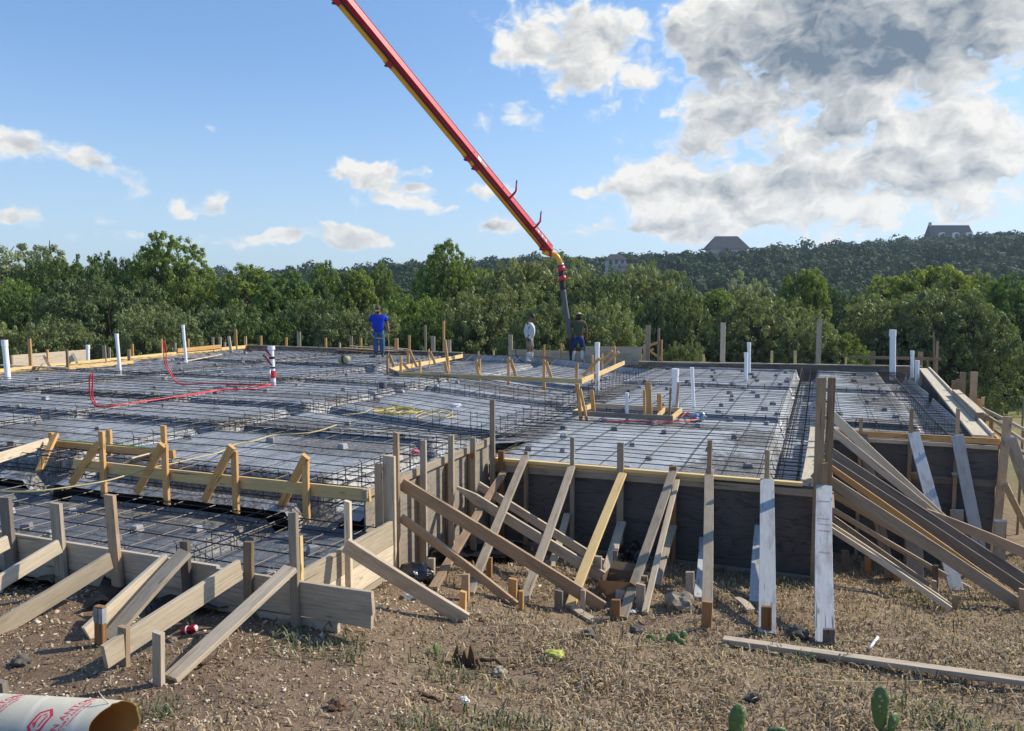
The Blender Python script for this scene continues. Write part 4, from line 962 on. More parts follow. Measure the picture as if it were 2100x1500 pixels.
vv = atz(785, 797, .2); tag(tubeobj('can_form', [vv, vv + Z * .14], .085, 'hosedust', None, 14, smooth=False), 'grey cylinder standing on the rebar in the middle of the raised slab', 'can')
# yellow rope coils and cords
def cord(pts, r, m, name, label, cat='cord', group=None, sm=6): return tubeobj(name, smooth_pts(pts, sm), r, m, None, 6, label=label, cat=cat, group=group)
rr = random.Random(4); pts = []
for k in range(46):
    a = k * 1.1; pts.append(atz(812 + 45 * math.cos(a) * rr.uniform(.5, 1) + (k - 20) * .8, 846 + 7 * math.sin(a) * rr.uniform(.6, 1.1), .24) + Z * rr.uniform(0, .05))
cord(pts, .010, 'rope', 'rope_coil', 'tangled yellow rope heap on the raised slab', 'rope')
pts = [atz(700, 851, .24), atz(745, 847, .24), atz(780, 838, .24)] + [atz(890 + 38 * math.cos(k * .9), 850 + 8 * math.sin(k * 1.3), .22) for k in range(16)]
cord(pts, .008, 'ropepale', 'rope_coil', 'pale loose rope loops right of the yellow rope heap', 'rope')
cord([atz(x, y, .24) for x, y in ((690, 872), (650, 885), (610, 890), (560, 893), (520, 905), (480, 912), (450, 928), (400, 940), (350, 952), (300, 962), (225, 985), (150, 998), (70, 1008), (0, 1008))], .009, 'ropepale', 'extension_cord', 'pale yellow cord snaking across the raised slab towards the left edge')
def vibrator():
    p = atz(706, 748, .2); root = thing('concrete_vibrator', p, 'small yellowish motor unit lying on the slab left of the man in blue', 'motor')
    tubeobj('motor_body', [p + V * -.16 + Z * .14, p + V * -.1 + Z * .14, p + V * .1 + Z * .16, p + V * .18 + Z * .16], [.08, .125, .125, .07], 'cream', root, 14)
    tubeobj('motor_band', [p + V * -.02 + Z * .15, p + V * .05 + Z * .155], .132, 'blacktape', root, 14)
    tubeobj('handle', [p + V * -.1 + Z * .24, p + V * -.05 + Z * .32, p + V * .08 + Z * .33, p + V * .12 + Z * .26], .015, 'blacktape', root, 8)
vibrator()
# ------------------------------------------------------------------ concrete pump boom
def boom():
    A = atd(1128, 512, 27.0); B = atd(697, -12, 19.5); ax = (B - A).normalized(); B2 = B + ax * 3.0
    root = thing('pump_boom', A, 'red concrete pump boom slanting down across the sky with a yellow pipe along it', 'pump boom')
    side = ax.cross(Vector((0, 1, 0))).normalized()        # across the boom, towards the upper right
    if side.x < 0: side = -side
    dep = ax.cross(side).normalized()
    if dep.y > 0: dep = -dep                                # towards the viewer
    L = (B2 - A).length
    def beam(s0, s1, w0, w1, t0, t1, off, m, name, offd=0):
        a = A + ax * s0; b = A + ax * s1; v = []
        for p, w, t in ((a, w0, t0), (b, w1, t1)):
            for sx, sy in ((-1, -1), (1, -1), (1, 1), (-1, 1)): v.append(p + side * (off + sx * w / 2) + dep * (offd + sy * t / 2))
        c = a.copy(); f = [(0, 1, 2, 3), (7, 6, 5, 4), (0, 4, 5, 1), (1, 5, 6, 2), (2, 6, 7, 3), (3, 7, 4, 0)]
        return link(name, mesh_py(name, [q - c for q in v], f), MAT[m], Matrix.Translation(c), root)
    def face(s0, s1, o0, o1, m, name, d=.005): # decal plate on the lit face
        w = [A + ax * s + side * o + dep * (.0) for s, o in ((s0, o0), (s1, o0), (s1, o1), (s0, o1))]
        return w
    # rotated box section: lit face looks to the upper right, dark face to the lower left
    rot = math.radians(38)
    def P(s, k, w):  # corner k of the section at distance s
        a = rot + math.pi / 4 + k * math.pi / 2; return A + ax * s + (side * math.cos(a) + dep * math.sin(a)) * w * .7071
    def W_(s): return .215 + .03 * s / L
    n = 8; v = []; f = []
    for i in range(n + 1):
        s = L * i / n
        for k in range(4): v.append(P(s, k, W_(s)) - A)
    for i in range(n):
        for k in range(4): a = i * 4 + k; b = i * 4 + (k + 1) % 4; f.append((a, b, b + 4, a + 4))
    f += [(3, 2, 1, 0), tuple(n * 4 + k for k in range(4))]
    link('boom_arm', mesh_py('boom_arm', v, f), MAT['boomred'], Matrix.Translation(A), root)
    rims = []
    for k in range(4): rims.append(tube([P(0, k, W_(0) * 1.02), P(L, k, W_(L) * 1.02)], .010, 6))
    v_, f_ = rel(merge(rims), A); link('edge_rib', mesh_py('edge_rib', v_, f_), MAT['boomred'], Matrix.Translation(A), root)
    off = lambda s: -(W_(s) * .5 + .055)
    tubeobj('delivery_pipe', [A + side * off(0) - dep * .04 - ax * .05, A + side * off(L * .5) + ax * L * .5, A + side * off(L) + ax * L], .066, 'boomyellow', root, 14)
    for s in (.3, .33 * L, .36 * L, .62 * L * 1.02, .78 * L):
        c = A + ax * s + side * (off(s) + .05)
        board('pipe_clamp', c - ax * .09, c + ax * .09, .24, .22, side, 'boomred', root, bow=0)
        tubeobj('clamp_bolt', [c - side * .115 + dep * .08, c - side * .15 - dep * .05], .03, 'blacktape', root, 6)
    for s in (1.35, 2.95):
        c = A + ax * s + side * (W_(s) * .45) + dep * .15
        tubeobj('hook', [c - side * .12 - ax * .03, c + side * .1 - ax * .02, c + side * .22 + ax * .0, c + side * .36 + ax * .16 + Z * .05], [.035, .04, .032, .022], 'boomred', root, 8)
        tubeobj('hook_tip', [c + side * .33 + ax * .13 + Z * .04, c + side * .41 + ax * .22 + Z * .06], .022, 'blacktape', root, 8)
    for o, r_, m_ in ((.075, .014, 'hoserubber'), (.045, .012, 'hoserubber')):
        tubeobj('hydraulic_line', smooth_pts([A + ax * (L * q) - side * (W_(0) * .62 - o * .6) + dep * (.10 + o) + side * .012 * math.sin(q * 40) for q in np.linspace(.02, 1, 12)], 3), r_, m_, root, 6)
    # decals lie on the lit face (between corner 3 and corner 0 or its neighbour)
    ks = max(range(4), key=lambda k: ((P(0, k, 1) + P(0, (k + 1) % 4, 1)) / 2 - A).dot(side * .6 + dep * .8))
    def plate(s0, s1, c0, c1, m, name='decal', lift=.004):
        q = []
        nrm = ((P(0, ks, 1) + P(0, (ks + 1) % 4, 1)) / 2 - A).normalized()
        for s, c in ((s0, c0), (s1, c0), (s1, c1), (s0, c1)): q.append(P(s, ks, W_(s)).lerp(P(s, (ks + 1) % 4, W_(s)), c) + nrm * lift)
        q += [p + nrm * .003 for p in q]; c0_ = q[0].copy()
        return link(name, mesh_py(name, [p - c0_ for p in q], [(3, 2, 1, 0), (4, 5, 6, 7), (0, 1, 5, 4), (1, 2, 6, 5), (2, 3, 7, 6), (3, 0, 4, 7)]), MAT[m], Matrix.Translation(c0_), root)
    plate(4.62, 4.80, .25, .85, 'decal'); plate(4.33, 4.60, .25, .75, 'decalgrey')
    for k in range(7):  # worn lettering near the tip: only pale block shapes can be made out
        s = .45 + k * .13; plate(s, s + .085, .3, .78, ('decal', 'decalgrey')[k % 2], 'letter_block')
    for s in (.36 * L, 3.3, .2): plate(s, s + .05, .42, .58, 'blacktape', 'bolt_head', .012)
    # end hose: yellow bend, couplings, rubber hose down to the man with the hat
    e0 = atd(1118, 521, 27.0); pts = smooth_pts([e0 - ax * -.15, atd(1128, 521, 27), atd(1139, 524, 27), atd(1146, 533, 27), atd(1149, 543, 27)], 5)
    tubeobj('yellow_bend', pts, .095, 'boomyellow', root, 14)
    tubeobj('coupling', [atd(1127, 519, 26.95), atd(1132, 520, 26.95)], .125, 'boomred', root, 14)
    hp = [(1149, 543), (1151, 560), (1153, 580), (1156, 605), (1160, 635), (1165, 665), (1169, 690), (1172, 715), (1174, 738)]
    hp = smooth_pts([atd(x, y, 27 + (y - 543) * .0012) for x, y in hp], 5)
    tubeobj('rubber_hose', hp[:14], .095, 'hoserubber', root, 14); tubeobj('dusty_hose', hp[13:32], .098, 'hosedust', root, 14); tubeobj('rubber_hose', hp[31:], .094, 'hoserubber', root, 14)
    for y0, y1 in ((546, 556), (566, 575)):
        tubeobj('red_clamp', [atd(1150 + (y0 - 546) * .12, y0, 26.98), atd(1151 + (y1 - 546) * .12, y1, 26.98)], .128, 'redtape', root, 14)
    tubeobj('steel_collar', [atd(1149.6, 541, 26.98), atd(1150, 545, 26.98)], .115, 'steel', root, 14)
    tubeobj('safety_cable', smooth_pts([atd(1128, 514, 26.9), atd(1137, 511, 26.9), atd(1145, 518, 26.9), atd(1150, 530, 26.9), atd(1153, 546, 26.9)], 5), .008, 'blacktape', root, 6)
boom()

# ------------------------------------------------------------------ people
def skin_mesh(name, chains, sub=2, yscale=None):
    """chains: list of lists of (key, pos, r); shared keys join"""
    idx = {}; vs = []; rs = []; es = []
    for ch in chains:
        prev = None
        for key, pos, r in ch:
            if key not in idx: idx[key] = len(vs); vs.append(Vector(pos)); rs.append(r)
            if prev is not None: es.append((prev, idx[key]))
            prev = idx[key]
    me = bpy.data.meshes.new(name); me.from_pydata([tuple(v) for v in vs], es, [])
    o = bpy.data.objects.new(name, me); COL.objects.link(o)
    o.modifiers.new('skin', 'SKIN').use_smooth_shade = True; s = o.modifiers.new('sub', 'SUBSURF'); s.levels = s.render_levels = sub
    for i, r in enumerate(rs):
        sv = me.skin_vertices[0].data[i]; rx, ry = r if isinstance(r, tuple) else (r, r); sv.radius = (rx, ry); sv.use_root = (i == 0)
    dg = bpy.context.evaluated_depsgraph_get(); dg.update(); ev = o.evaluated_get(dg); m2 = bpy.data.meshes.new_from_object(ev)
    bpy.data.objects.remove(o); bpy.data.meshes.remove(me); m2.name = name
    return m2
def person(loc, yaw, H, J, label, clothes):
    """J: joint positions in a 1.75 m body frame: x right of the body, y forward, z up"""
    root = thing('person', loc, label, 'person'); M = Matrix.Translation(loc) @ Matrix.Rotation(yaw, 4, 'Z') @ Matrix.Scale(H / 1.75, 4)
    C = []
    hd = J['head']; nk = J['neck']; fw = J.get('face', Vector((0, 1, -.1))).normalized()
    C.append([('pelvis', J['pelvis'], .135), ('waist', J['waist'], J.get('belly', .135)), ('chest', J['chest'], .15), ('nb', nk - Vector((0, 0, .05)), .07), ('neck', nk, .056), ('jaw', hd + Vector((0, .01, -.085)), .066), ('head', hd, .088), ('crown', hd + Vector((0, -.01, .075)), .070)])
    for s, n in ((-1, 'l'), (1, 'r')):
        sh, el, wr = J['sh' + n], J['el' + n], J['wr' + n]; hn = (wr - el).normalized()
        C.append([('chest', 0, 0), ('sh' + n, sh, .068), ('ua' + n, sh.lerp(el, .5), .052), ('el' + n, el, .042), ('fa' + n, el.lerp(wr, .4), .042), ('wr' + n, wr, .029), ('pa' + n, wr + hn * .06, .034)])
        sd = Vector((1, 0, 0)) if abs(hn.x) < .8 else Vector((0, 1, 0)); sd = (sd - hn * sd.dot(hn)).normalized(); cu = hn.cross(sd) * -s
        for k in range(4):
            b = wr + hn * .085 + sd * (k - 1.5) * .019; ln = (.030, .036, .034, .026)[k]
            C.append([('pa' + n, 0, 0), ('f%s%d' % (n, k), b, .0095), ('g%s%d' % (n, k), b + hn * ln + cu * .012, .0085), ('h%s%d' % (n, k), b + hn * ln * 1.4 + cu * .038, .0075)])
        C.append([('pa' + n, 0, 0), ('t1' + n, wr + hn * .045 - sd * .042, .011), ('t2' + n, wr + hn * .08 - sd * .052 + cu * .02, .009)])
        C.append([('pelvis', 0, 0), ('hip' + n, J['hip' + n], .092), ('kn' + n, J['kn' + n], .058), ('cf' + n, J['kn' + n].lerp(J['an' + n], .35), .056), ('an' + n, J['an' + n], .038), ('to' + n, J['to' + n], .03)])
    me = skin_mesh('body', C)
    for v in me.vertices:
        if abs(v.co.x) < .17 and .88 < v.co.z < 1.48: v.co.y = J['chest'].y + (v.co.y - J['chest'].y) * (.86 if 'belly' not in J else .95)
        dh = v.co - hd
        if dh.length < .13: v.co.x = hd.x + (v.co.x - hd.x) * .86
    link('body', me, MAT['skin'], M, root, True)
    def ball(name, p, r, m, sc=(1, 1, 1)):
        bm = bmesh.new(); bmesh.ops.create_uvsphere(bm, u_segments=12, v_segments=8, radius=r)
        for v in bm.verts: v.co = Vector((v.co.x * sc[0], v.co.y * sc[1], v.co.z * sc[2])) + p
        b = bpy.data.meshes.new(name); bm.to_mesh(b); bm.free(); return link(name, b, MAT[m], M, root, True)
    rt = fw.cross(Z).normalized(); up = rt.cross(fw)
    for s in (-1, 1):
        ball('eye', hd + fw * .082 + rt * .03 * s + up * .008, .010, 'eyes'); ball('ear', hd + rt * .080 * s - up * .005, .022, 'skin', (.5, .8, 1.3))
    ball('nose', hd + fw * .095 - up * .018, .016, 'skin', (.8, 1.1, 1.4)); ball('mouth', hd + fw * .088 - up * .05, .016, 'hair' if 'beard' in clothes else 'skin', (1.5, .5, .5))
    if 'beard' in clothes: ball('beard', hd + fw * .05 - up * .07, .055, 'hair', (.95, .8, .75))
    def cl(name, chains, m, sub=2, th=1.0):
        me = skin_mesh(name, chains, sub)
        for v in me.vertices:
            if name == 'shirt' and abs(v.co.x) < .19 and v.co.z < 1.48: v.co.y = J['chest'].y + (v.co.y - J['chest'].y) * (.86 if 'belly' not in J else .97)
        return link(name, me, MAT[m], M, root, True)
    sl = clothes['sleeve']; b = J.get('belly', .135)
    ch = [[('hem', J['pelvis'] + Vector((0, 0, clothes.get('hem', -.04))), (.195, .18)), ('waist', J['waist'], b + .05), ('chest', J['chest'], .185), ('col', nk - Vector((0, 0, .055)), .085)]]
    for n in 'lr':
        sh, el, wr = J['sh' + n], J['el' + n], J['wr' + n]
        q = [('chest', 0, 0), ('s' + n, sh - Vector((0, 0, .025)), .074), ('u' + n, sh.lerp(el, .45), .078), ('e' + n, sh.lerp(el, .8 if sl == 'short' else 1), .070 if sl == 'short' else .068)]
        if sl == 'long': q += [('f' + n, el.lerp(wr, .5), .062), ('w' + n, el.lerp(wr, .95), .05)]
        ch.append(q)
    cl('shirt', ch, clothes['shirt'])
    ch = [[('belt', J['pelvis'] + Vector((0, 0, .05)), .15), ('p', J['pelvis'] - Vector((0, 0, .02)), .15)]]
    for n in 'lr':
        q = [('p', 0, 0), ('h' + n, J['hip' + n] - Vector((0, 0, .05)), .12), ('k' + n, J['kn' + n], .095)]
        if clothes['leg'] == 'long': q += [('c' + n, J['kn' + n].lerp(J['an' + n], .5), .088), ('a' + n, J['kn' + n].lerp(J['an' + n], .95), .085)]
        ch.append(q)
    cl('trousers', ch, clothes['trousers'])
    for n in 'lr':
        k, a, t = J['kn' + n], J['an' + n], J['to' + n]; top = .9 if clothes['shoe'] == 'shoe' else .2
        me = skin_mesh('boot', [[('a', k.lerp(a, top), .080 if top < .5 else .055), ('b', k.lerp(a, .6 if top < .5 else .96), .066 if top < .5 else .055), ('c', a - Vector((0, .01, .02)), .056), ('d', a.lerp(t, .6) - Vector((0, 0, .0)), .048), ('e', t + (t - a).normalized() * .04, .042)]])
        link('boot', me, MAT[clothes['shoe']], M, root, True)
    hc = clothes['hat']; top = hd + up * .03
    def cap(name, r, h, m, zc):
        bm = bmesh.new(); bmesh.ops.create_uvsphere(bm, u_segments=18, v_segments=10, radius=r)
        bmesh.ops.delete(bm, geom=[v for v in bm.verts if v.co.z < zc], context='VERTS')
        for v in bm.verts: v.co = top + rt * v.co.x * .95 + fw * v.co.y * 1.08 + up * v.co.z * h
        q = bpy.data.meshes.new(name); bm.to_mesh(q); bm.free(); return link(name, q, MAT[m], M, root, True)
    cap('hair', .097, 1.0, 'hair', -.055)
    if hc == 'straw': ball('nape_hair', hd - fw * .012 - up * .012, .102, 'hair', (.95, .95, 1.05))
    if hc == 'cap':
        cap('cap', .106, 1.0, 'cap', .012)
        bm = bmesh.new(); vs = [bm.verts.new(top + rt * (.085 * math.cos(a)) + fw * (.085 + .095 * math.sin(a)) + up * (.018 - .03 * math.sin(a))) for a in np.linspace(0, math.pi, 9)]
        bm.faces.new(vs); bmesh.ops.solidify(bm, geom=bm.faces[:], thickness=.006); q = bpy.data.meshes.new('brim'); bm.to_mesh(q); bm.free(); link('cap_brim', q, MAT['straw'], M, root)
    if hc == 'straw':
        cap('hat_crown', .108, 1.05, 'straw', .02)
        vs = []; fs = []
        for i in range(24):
            a = 2 * math.pi * i / 24
            for r, z in ((.095, .03), (.175, .008 + .02 * abs(math.cos(a))), (.175, .0 + .02 * abs(math.cos(a))), (.095, .02)): vs.append(top + rt * r * math.cos(a) + fw * r * math.sin(a) * 1.1 + up * z)
        for i in range(24):
            for k in range(4): fs.append((i * 4 + k, i * 4 + (k + 1) % 4, ((i + 1) % 24) * 4 + (k + 1) % 4, ((i + 1) % 24) * 4 + k))
        link('hat_brim', mesh_py('hat_brim', vs, fs), MAT['straw'], M, root, True)
    if hc == 'cap_dark': cap('hair_top', .106, 1.0, 'hair', -.01)
    if 'belt' in clothes:
        for s in (-1, 1): ball('tool_pouch', J['pelvis'] + Vector((.15 * s, .06, -.02)), .07, clothes['belt'], (.8, .9, 1.1))
        tp = [J['pelvis'] + Vector((.172 * math.cos(a), .155 * math.sin(a), .05)) for a in np.linspace(0, 2 * math.pi, 17)]
        link('belt', mesh_py('belt', *tube(tp, .022, 6)), MAT['blacktape'], M, root, True)
    return root, M
Vc = lambda *a: Vector(a)
def scr(pt, M): return M @ pt
# man in blue: faces the camera, looking down, arms slightly out holding a cord
pB = atz(777, 732, .16)
JB = dict(pelvis=Vc(0, 0, .93), waist=Vc(0, .03, 1.10), belly=.175, chest=Vc(0, 0, 1.32), neck=Vc(0, .02, 1.49), head=Vc(0, .07, 1.60), face=Vc(0, 1, -.45),
    shl=Vc(-.21, 0, 1.40), ell=Vc(-.30, -.02, 1.12), wrl=Vc(-.345, .13, .93), shr=Vc(.21, 0, 1.40), elr=Vc(.305, -.02, 1.12), wrr=Vc(.30, .16, .97),
    hipl=Vc(-.10, 0, .88), knl=Vc(-.12, .03, .48), anl=Vc(-.12, .0, .09), tol=Vc(-.15, .14, .04), hipr=Vc(.10, 0, .88), knr=Vc(.10, .06, .48), anr=Vc(.09, .05, .09), tor=Vc(.12, .2, .04))
rB, MB_ = person(pB, math.pi + .05, 1.78, JB, 'person in a blue T-shirt, jeans and cap, looking down with a cord in both hands', dict(sleeve='short', shirt='shirtblue', trousers='jeans', leg='long', shoe='shoe', hat='cap', hem=-.17, beard=1))
hl, hr = MB_ @ (JB['wrl'] + Vc(0, .05, -.06)), MB_ @ (JB['wrr'] + Vc(0, .05, -.05)); mid = (hl + hr) / 2 - Z * .26
cord([hl - Z * .0, hl.lerp(mid, .5) - Z * .11, mid, hr.lerp(mid, .5) - Z * .10, hr], .011, 'hosecream', 'held_cord', 'pale cord looped between the hands of the man in blue')
cord([hl + Z * .02, hl - Z * .5 + V * .02, hl - Z * .95 + V * .0], .010, 'hosecream', 'hanging_cord', 'pale cord hanging down on the right of the man in blue')
cord([hr + Z * .02, hr - V * .12 - Z * .4, hr - V * .2 - Z * .75, hr - V * .6 - Z * .92, atz(712, 737, .25)], .010, 'hosecream', 'hanging_cord', 'pale cord hanging from the hand and running to the yellowish motor unit')
# man in white: side view facing right
pW = atz(1085, 744, -.05)
JW = dict(pelvis=Vc(0, 0, .93), waist=Vc(0, .04, 1.12), belly=.175, chest=Vc(0, .0, 1.32), neck=Vc(0, .04, 1.49), head=Vc(0, .10, 1.61), face=Vc(0, 1, -.4),
    shl=Vc(-.19, -.01, 1.40), ell=Vc(-.24, -.06, 1.12), wrl=Vc(-.22, .06, .90), shr=Vc(.19, -.01, 1.40), elr=Vc(.235, -.08, 1.12), wrr=Vc(.23, -.02, .88),
    hipl=Vc(-.10, 0, .88), knl=Vc(-.11, .07, .49), anl=Vc(-.11, .06, .09), tol=Vc(-.12, .2, .04), hipr=Vc(.10, 0, .88), knr=Vc(.11, .02, .49), anr=Vc(.11, -.05, .09), tor=Vc(.12, .09, .04))
rW, MW_ = person(pW, -math.pi / 2 - .25, 1.70, JW, 'person in a long sleeved white shirt, mottled trousers and white boots, facing right', dict(sleeve='long', shirt='shirtwhite', trousers='camo', leg='short', shoe='boots', hem=-.09, hat='cap_dark', belt='canwhite'))
h = MW_ @ (JW['wrr'] + Vc(0, .02, -.08))
cord([h + V * .1, h - V * .05 + Z * .02, h - V * .38 - Z * .14, h - V * .42 - Z * .5, h - V * .18 - Z * .75, h + V * .1 - Z * .85], .016, 'hoserubber', 'vibrator_hose', 'dark thin hose arcing down from the hand of the man in white')
# man with hat: back to the camera, holding the big hose at his left
pO = atz(1186, 743, -.05)
JO = dict(pelvis=Vc(0, 0, .93), waist=Vc(0, .0, 1.12), chest=Vc(0, .02, 1.32), neck=Vc(0, .05, 1.49), head=Vc(.03, .09, 1.60), face=Vc(.2, 1, -.3),
    shl=Vc(-.20, .02, 1.40), ell=Vc(-.33, .08, 1.17), wrl=Vc(-.33, .24, 1.27), shr=Vc(.20, .0, 1.40), elr=Vc(.29, .0, 1.12), wrr=Vc(.32, .10, .90),
    hipl=Vc(-.10, 0, .88), knl=Vc(-.15, .08, .49), anl=Vc(-.17, .04, .09), tol=Vc(-.19, .17, .04), hipr=Vc(.10, 0, .88), knr=Vc(.14, .0, .49), anr=Vc(.10, -.12, .12), tor=Vc(.2, -.02, .04))
person(pO, .12, 1.74, JO, 'person in an olive T-shirt, blue shorts, white boots and straw hat, guiding the hose', dict(sleeve='short', shirt='shirtolive', trousers='shortsblue', leg='short', shoe='boots', hat='straw', hem=-.06))

# ------------------------------------------------------------------ trees
def leaves(cent, rad, n, size, rng, tone=None, up=.25, shell=.55):
    """quads scattered through clumps; cent (k,3) rad (k,) -> verts, faces, tone per face"""
    k = len(cent); ci = rng.integers(0, k, n)
    d = rng.normal(size=(n, 3)); d /= np.linalg.norm(d, axis=1)[:, None]
    r = rng.uniform(0, 1, n) ** .45
    p = cent[ci] + d * (rad[ci] * r)[:, None] * np.array([1, 1, .75])
    nrm = d * .9 + rng.normal(size=(n, 3)) * .36 + np.array([0, 0, up]); nrm /= np.linalg.norm(nrm, axis=1)[:, None]
    a = np.cross(nrm, rng.normal(size=(n, 3))); a /= np.linalg.norm(a, axis=1)[:, None]; b = np.cross(nrm, a)
    s = size * rng.uniform(.5, 1.3, n)[:, None]; a = a * s; b = b * s * rng.uniform(.45, .9, n)[:, None]
    v = np.stack([p - a, p - b * .8, p + a, p + b * .8], 1).reshape(-1, 3)
    f = np.arange(n * 4).reshape(n, 4)
    ct = rng.uniform(0, 1, k) if tone is None else tone
    t = np.clip(ct[ci] * .55 + rng.uniform(0, 1, n) * .45 + .0 * r, 0, 1)
    return v, f, t
def crown_mesh(kind, seed, leafmat):
    rng = np.random.default_rng(seed); lobes = []
    nl = {'oak': 15, 'tall': 15, 'airy': 15}[kind]
    for i in range(nl):
        a = 2.4 * i + rng.uniform(-.4, .4); q = (i + .5) / nl
        if kind == 'oak': el = q * 1.45; R = .62 * math.cos(el * .95) ** .7; lobes.append((math.cos(a) * R, math.sin(a) * R, .30 + .46 * math.sin(el), rng.uniform(.28, .42)))
        elif kind == 'tall': el = q * 1.5; R = .62 * math.cos(el) ** .8 * rng.uniform(.6, 1.1); lobes.append((math.cos(a) * R, math.sin(a) * R, .28 + 1.08 * math.sin(el) * rng.uniform(.85, 1.02), rng.uniform(.20, .33)))
        else: el = q * 1.4; R = .7 * math.cos(el) ** .7; lobes.append((math.cos(a) * R, math.sin(a) * R, .35 + .7 * math.sin(el), rng.uniform(.15, .26)))
    lobes.append((0, 0, .45, .40))
    cl = []; rd = []; tn = []
    for (x, y, z, r) in lobes:
        m = int((60 if kind != 'airy' else 26) * (r / .3) ** 2); lt = rng.uniform(0, 1)
        for _ in range(m):
            d = rng.normal(size=3); d /= np.linalg.norm(d); q = rng.uniform(.78, 1.06)
            cl.append((x + d[0] * r * q, y + d[1] * r * q, max(.04, z + d[2] * r * q * .85))); rd.append(rng.uniform(.03, .075)); tn.append(np.clip(lt * .6 + rng.uniform(0, .4), 0, 1))
    for _ in range(70):
        a = rng.uniform(0, 6.283); R = rng.uniform(.3, .85); cl.append((math.cos(a) * R, math.sin(a) * R, rng.uniform(.0, .28))); rd.append(rng.uniform(.06, .11)); tn.append(rng.uniform(0, .6))
    n = {'oak': 64000, 'tall': 52000, 'airy': 26000}[kind]
    v, f, t = leaves(np.array(cl), np.array(rd), n, (.0165 if kind != 'airy' else .018), rng, tone=np.array(tn))
    me = mesh_np('crown', v, f); face_attr(me, 'tone', t); me.materials.append(MAT[leafmat]); return me, lobes
def trunk_mesh(kind, lobes, seed):
    rr = random.Random(seed); parts = []
    base = [Vector((0, 0, -.12)), Vector((rr.uniform(-.03, .03), 0, .12)), Vector((rr.uniform(-.05, .05), rr.uniform(-.05, .05), .28))]
    parts.append(tube(base, [.055, .042, .036], 8))
    for (x, y, z, r) in lobes:
        e = Vector((x, y, z)); m = base[2].lerp(e, .5) + Vector((rr.uniform(-.07, .07), rr.uniform(-.07, .07), -.04))
        parts.append(tube(smooth_pts([base[2], m, e], 3), [.028, .026, .023, .02, .016, .012, .008], 6))
        for _ in range(5):
            d = Vector((rr.gauss(0, 1), rr.gauss(0, 1), rr.gauss(0, .7) + .3)).normalized() * r * 1.1
            parts.append(tube([m.lerp(e, rr.uniform(.3, 1)), e + d * .4 + Vector((0, 0, rr.uniform(-.05, .05))), e + d * .75], [.012, .008, .003], 5))
    v, f = merge(parts); me = mesh_py('trunk', v, f); me.materials.append(MAT['bark']); return me
LIB = {}
for kind, seed, m, key in (('oak', 1, 'leafoak', 'oak1'), ('oak', 2, 'leafoak', 'oak2'), ('oak', 3, 'leafgreen', 'green1'), ('tall', 4, 'leafyellow', 'yel1'), ('tall', 5, 'leafgreen', 'green2'), ('airy', 6, 'leafpale', 'pale1'), ('oak', 7, 'leafdark', 'dark1'), ('tall', 8, 'leafyellow', 'yel2')):
    cm, lb_ = crown_mesh(kind, seed, m); LIB[key] = (cm, trunk_mesh(kind, lb_, seed), 1.08 if kind == 'oak' else (1.53 if kind == 'tall' else 1.18))
def tree(x, ytop, wpx, d, key, label, ybase=None, rot=None):
    X = (x - 1050) / F * d; z0 = ground(X, d); ztop = CZ + (HOR - ytop) / F * d; R = wpx / 2 * d / F
    cm, tm, hk = LIB[key]; root = thing('tree', Vector((X, d, z0)), label, 'tree', 'trees beyond the building site')
    sz = (ztop - z0) / hk; a = rot if rot is not None else (x * 1.7 + d) % 6.28
    for nm, me in (('trunk', tm), ('crown', cm)):
        o = bpy.data.objects.new(nm, me); COL.objects.link(o); o.parent = root; o.rotation_euler = (0, 0, a); o.scale = (R / .86, R / .86, sz)
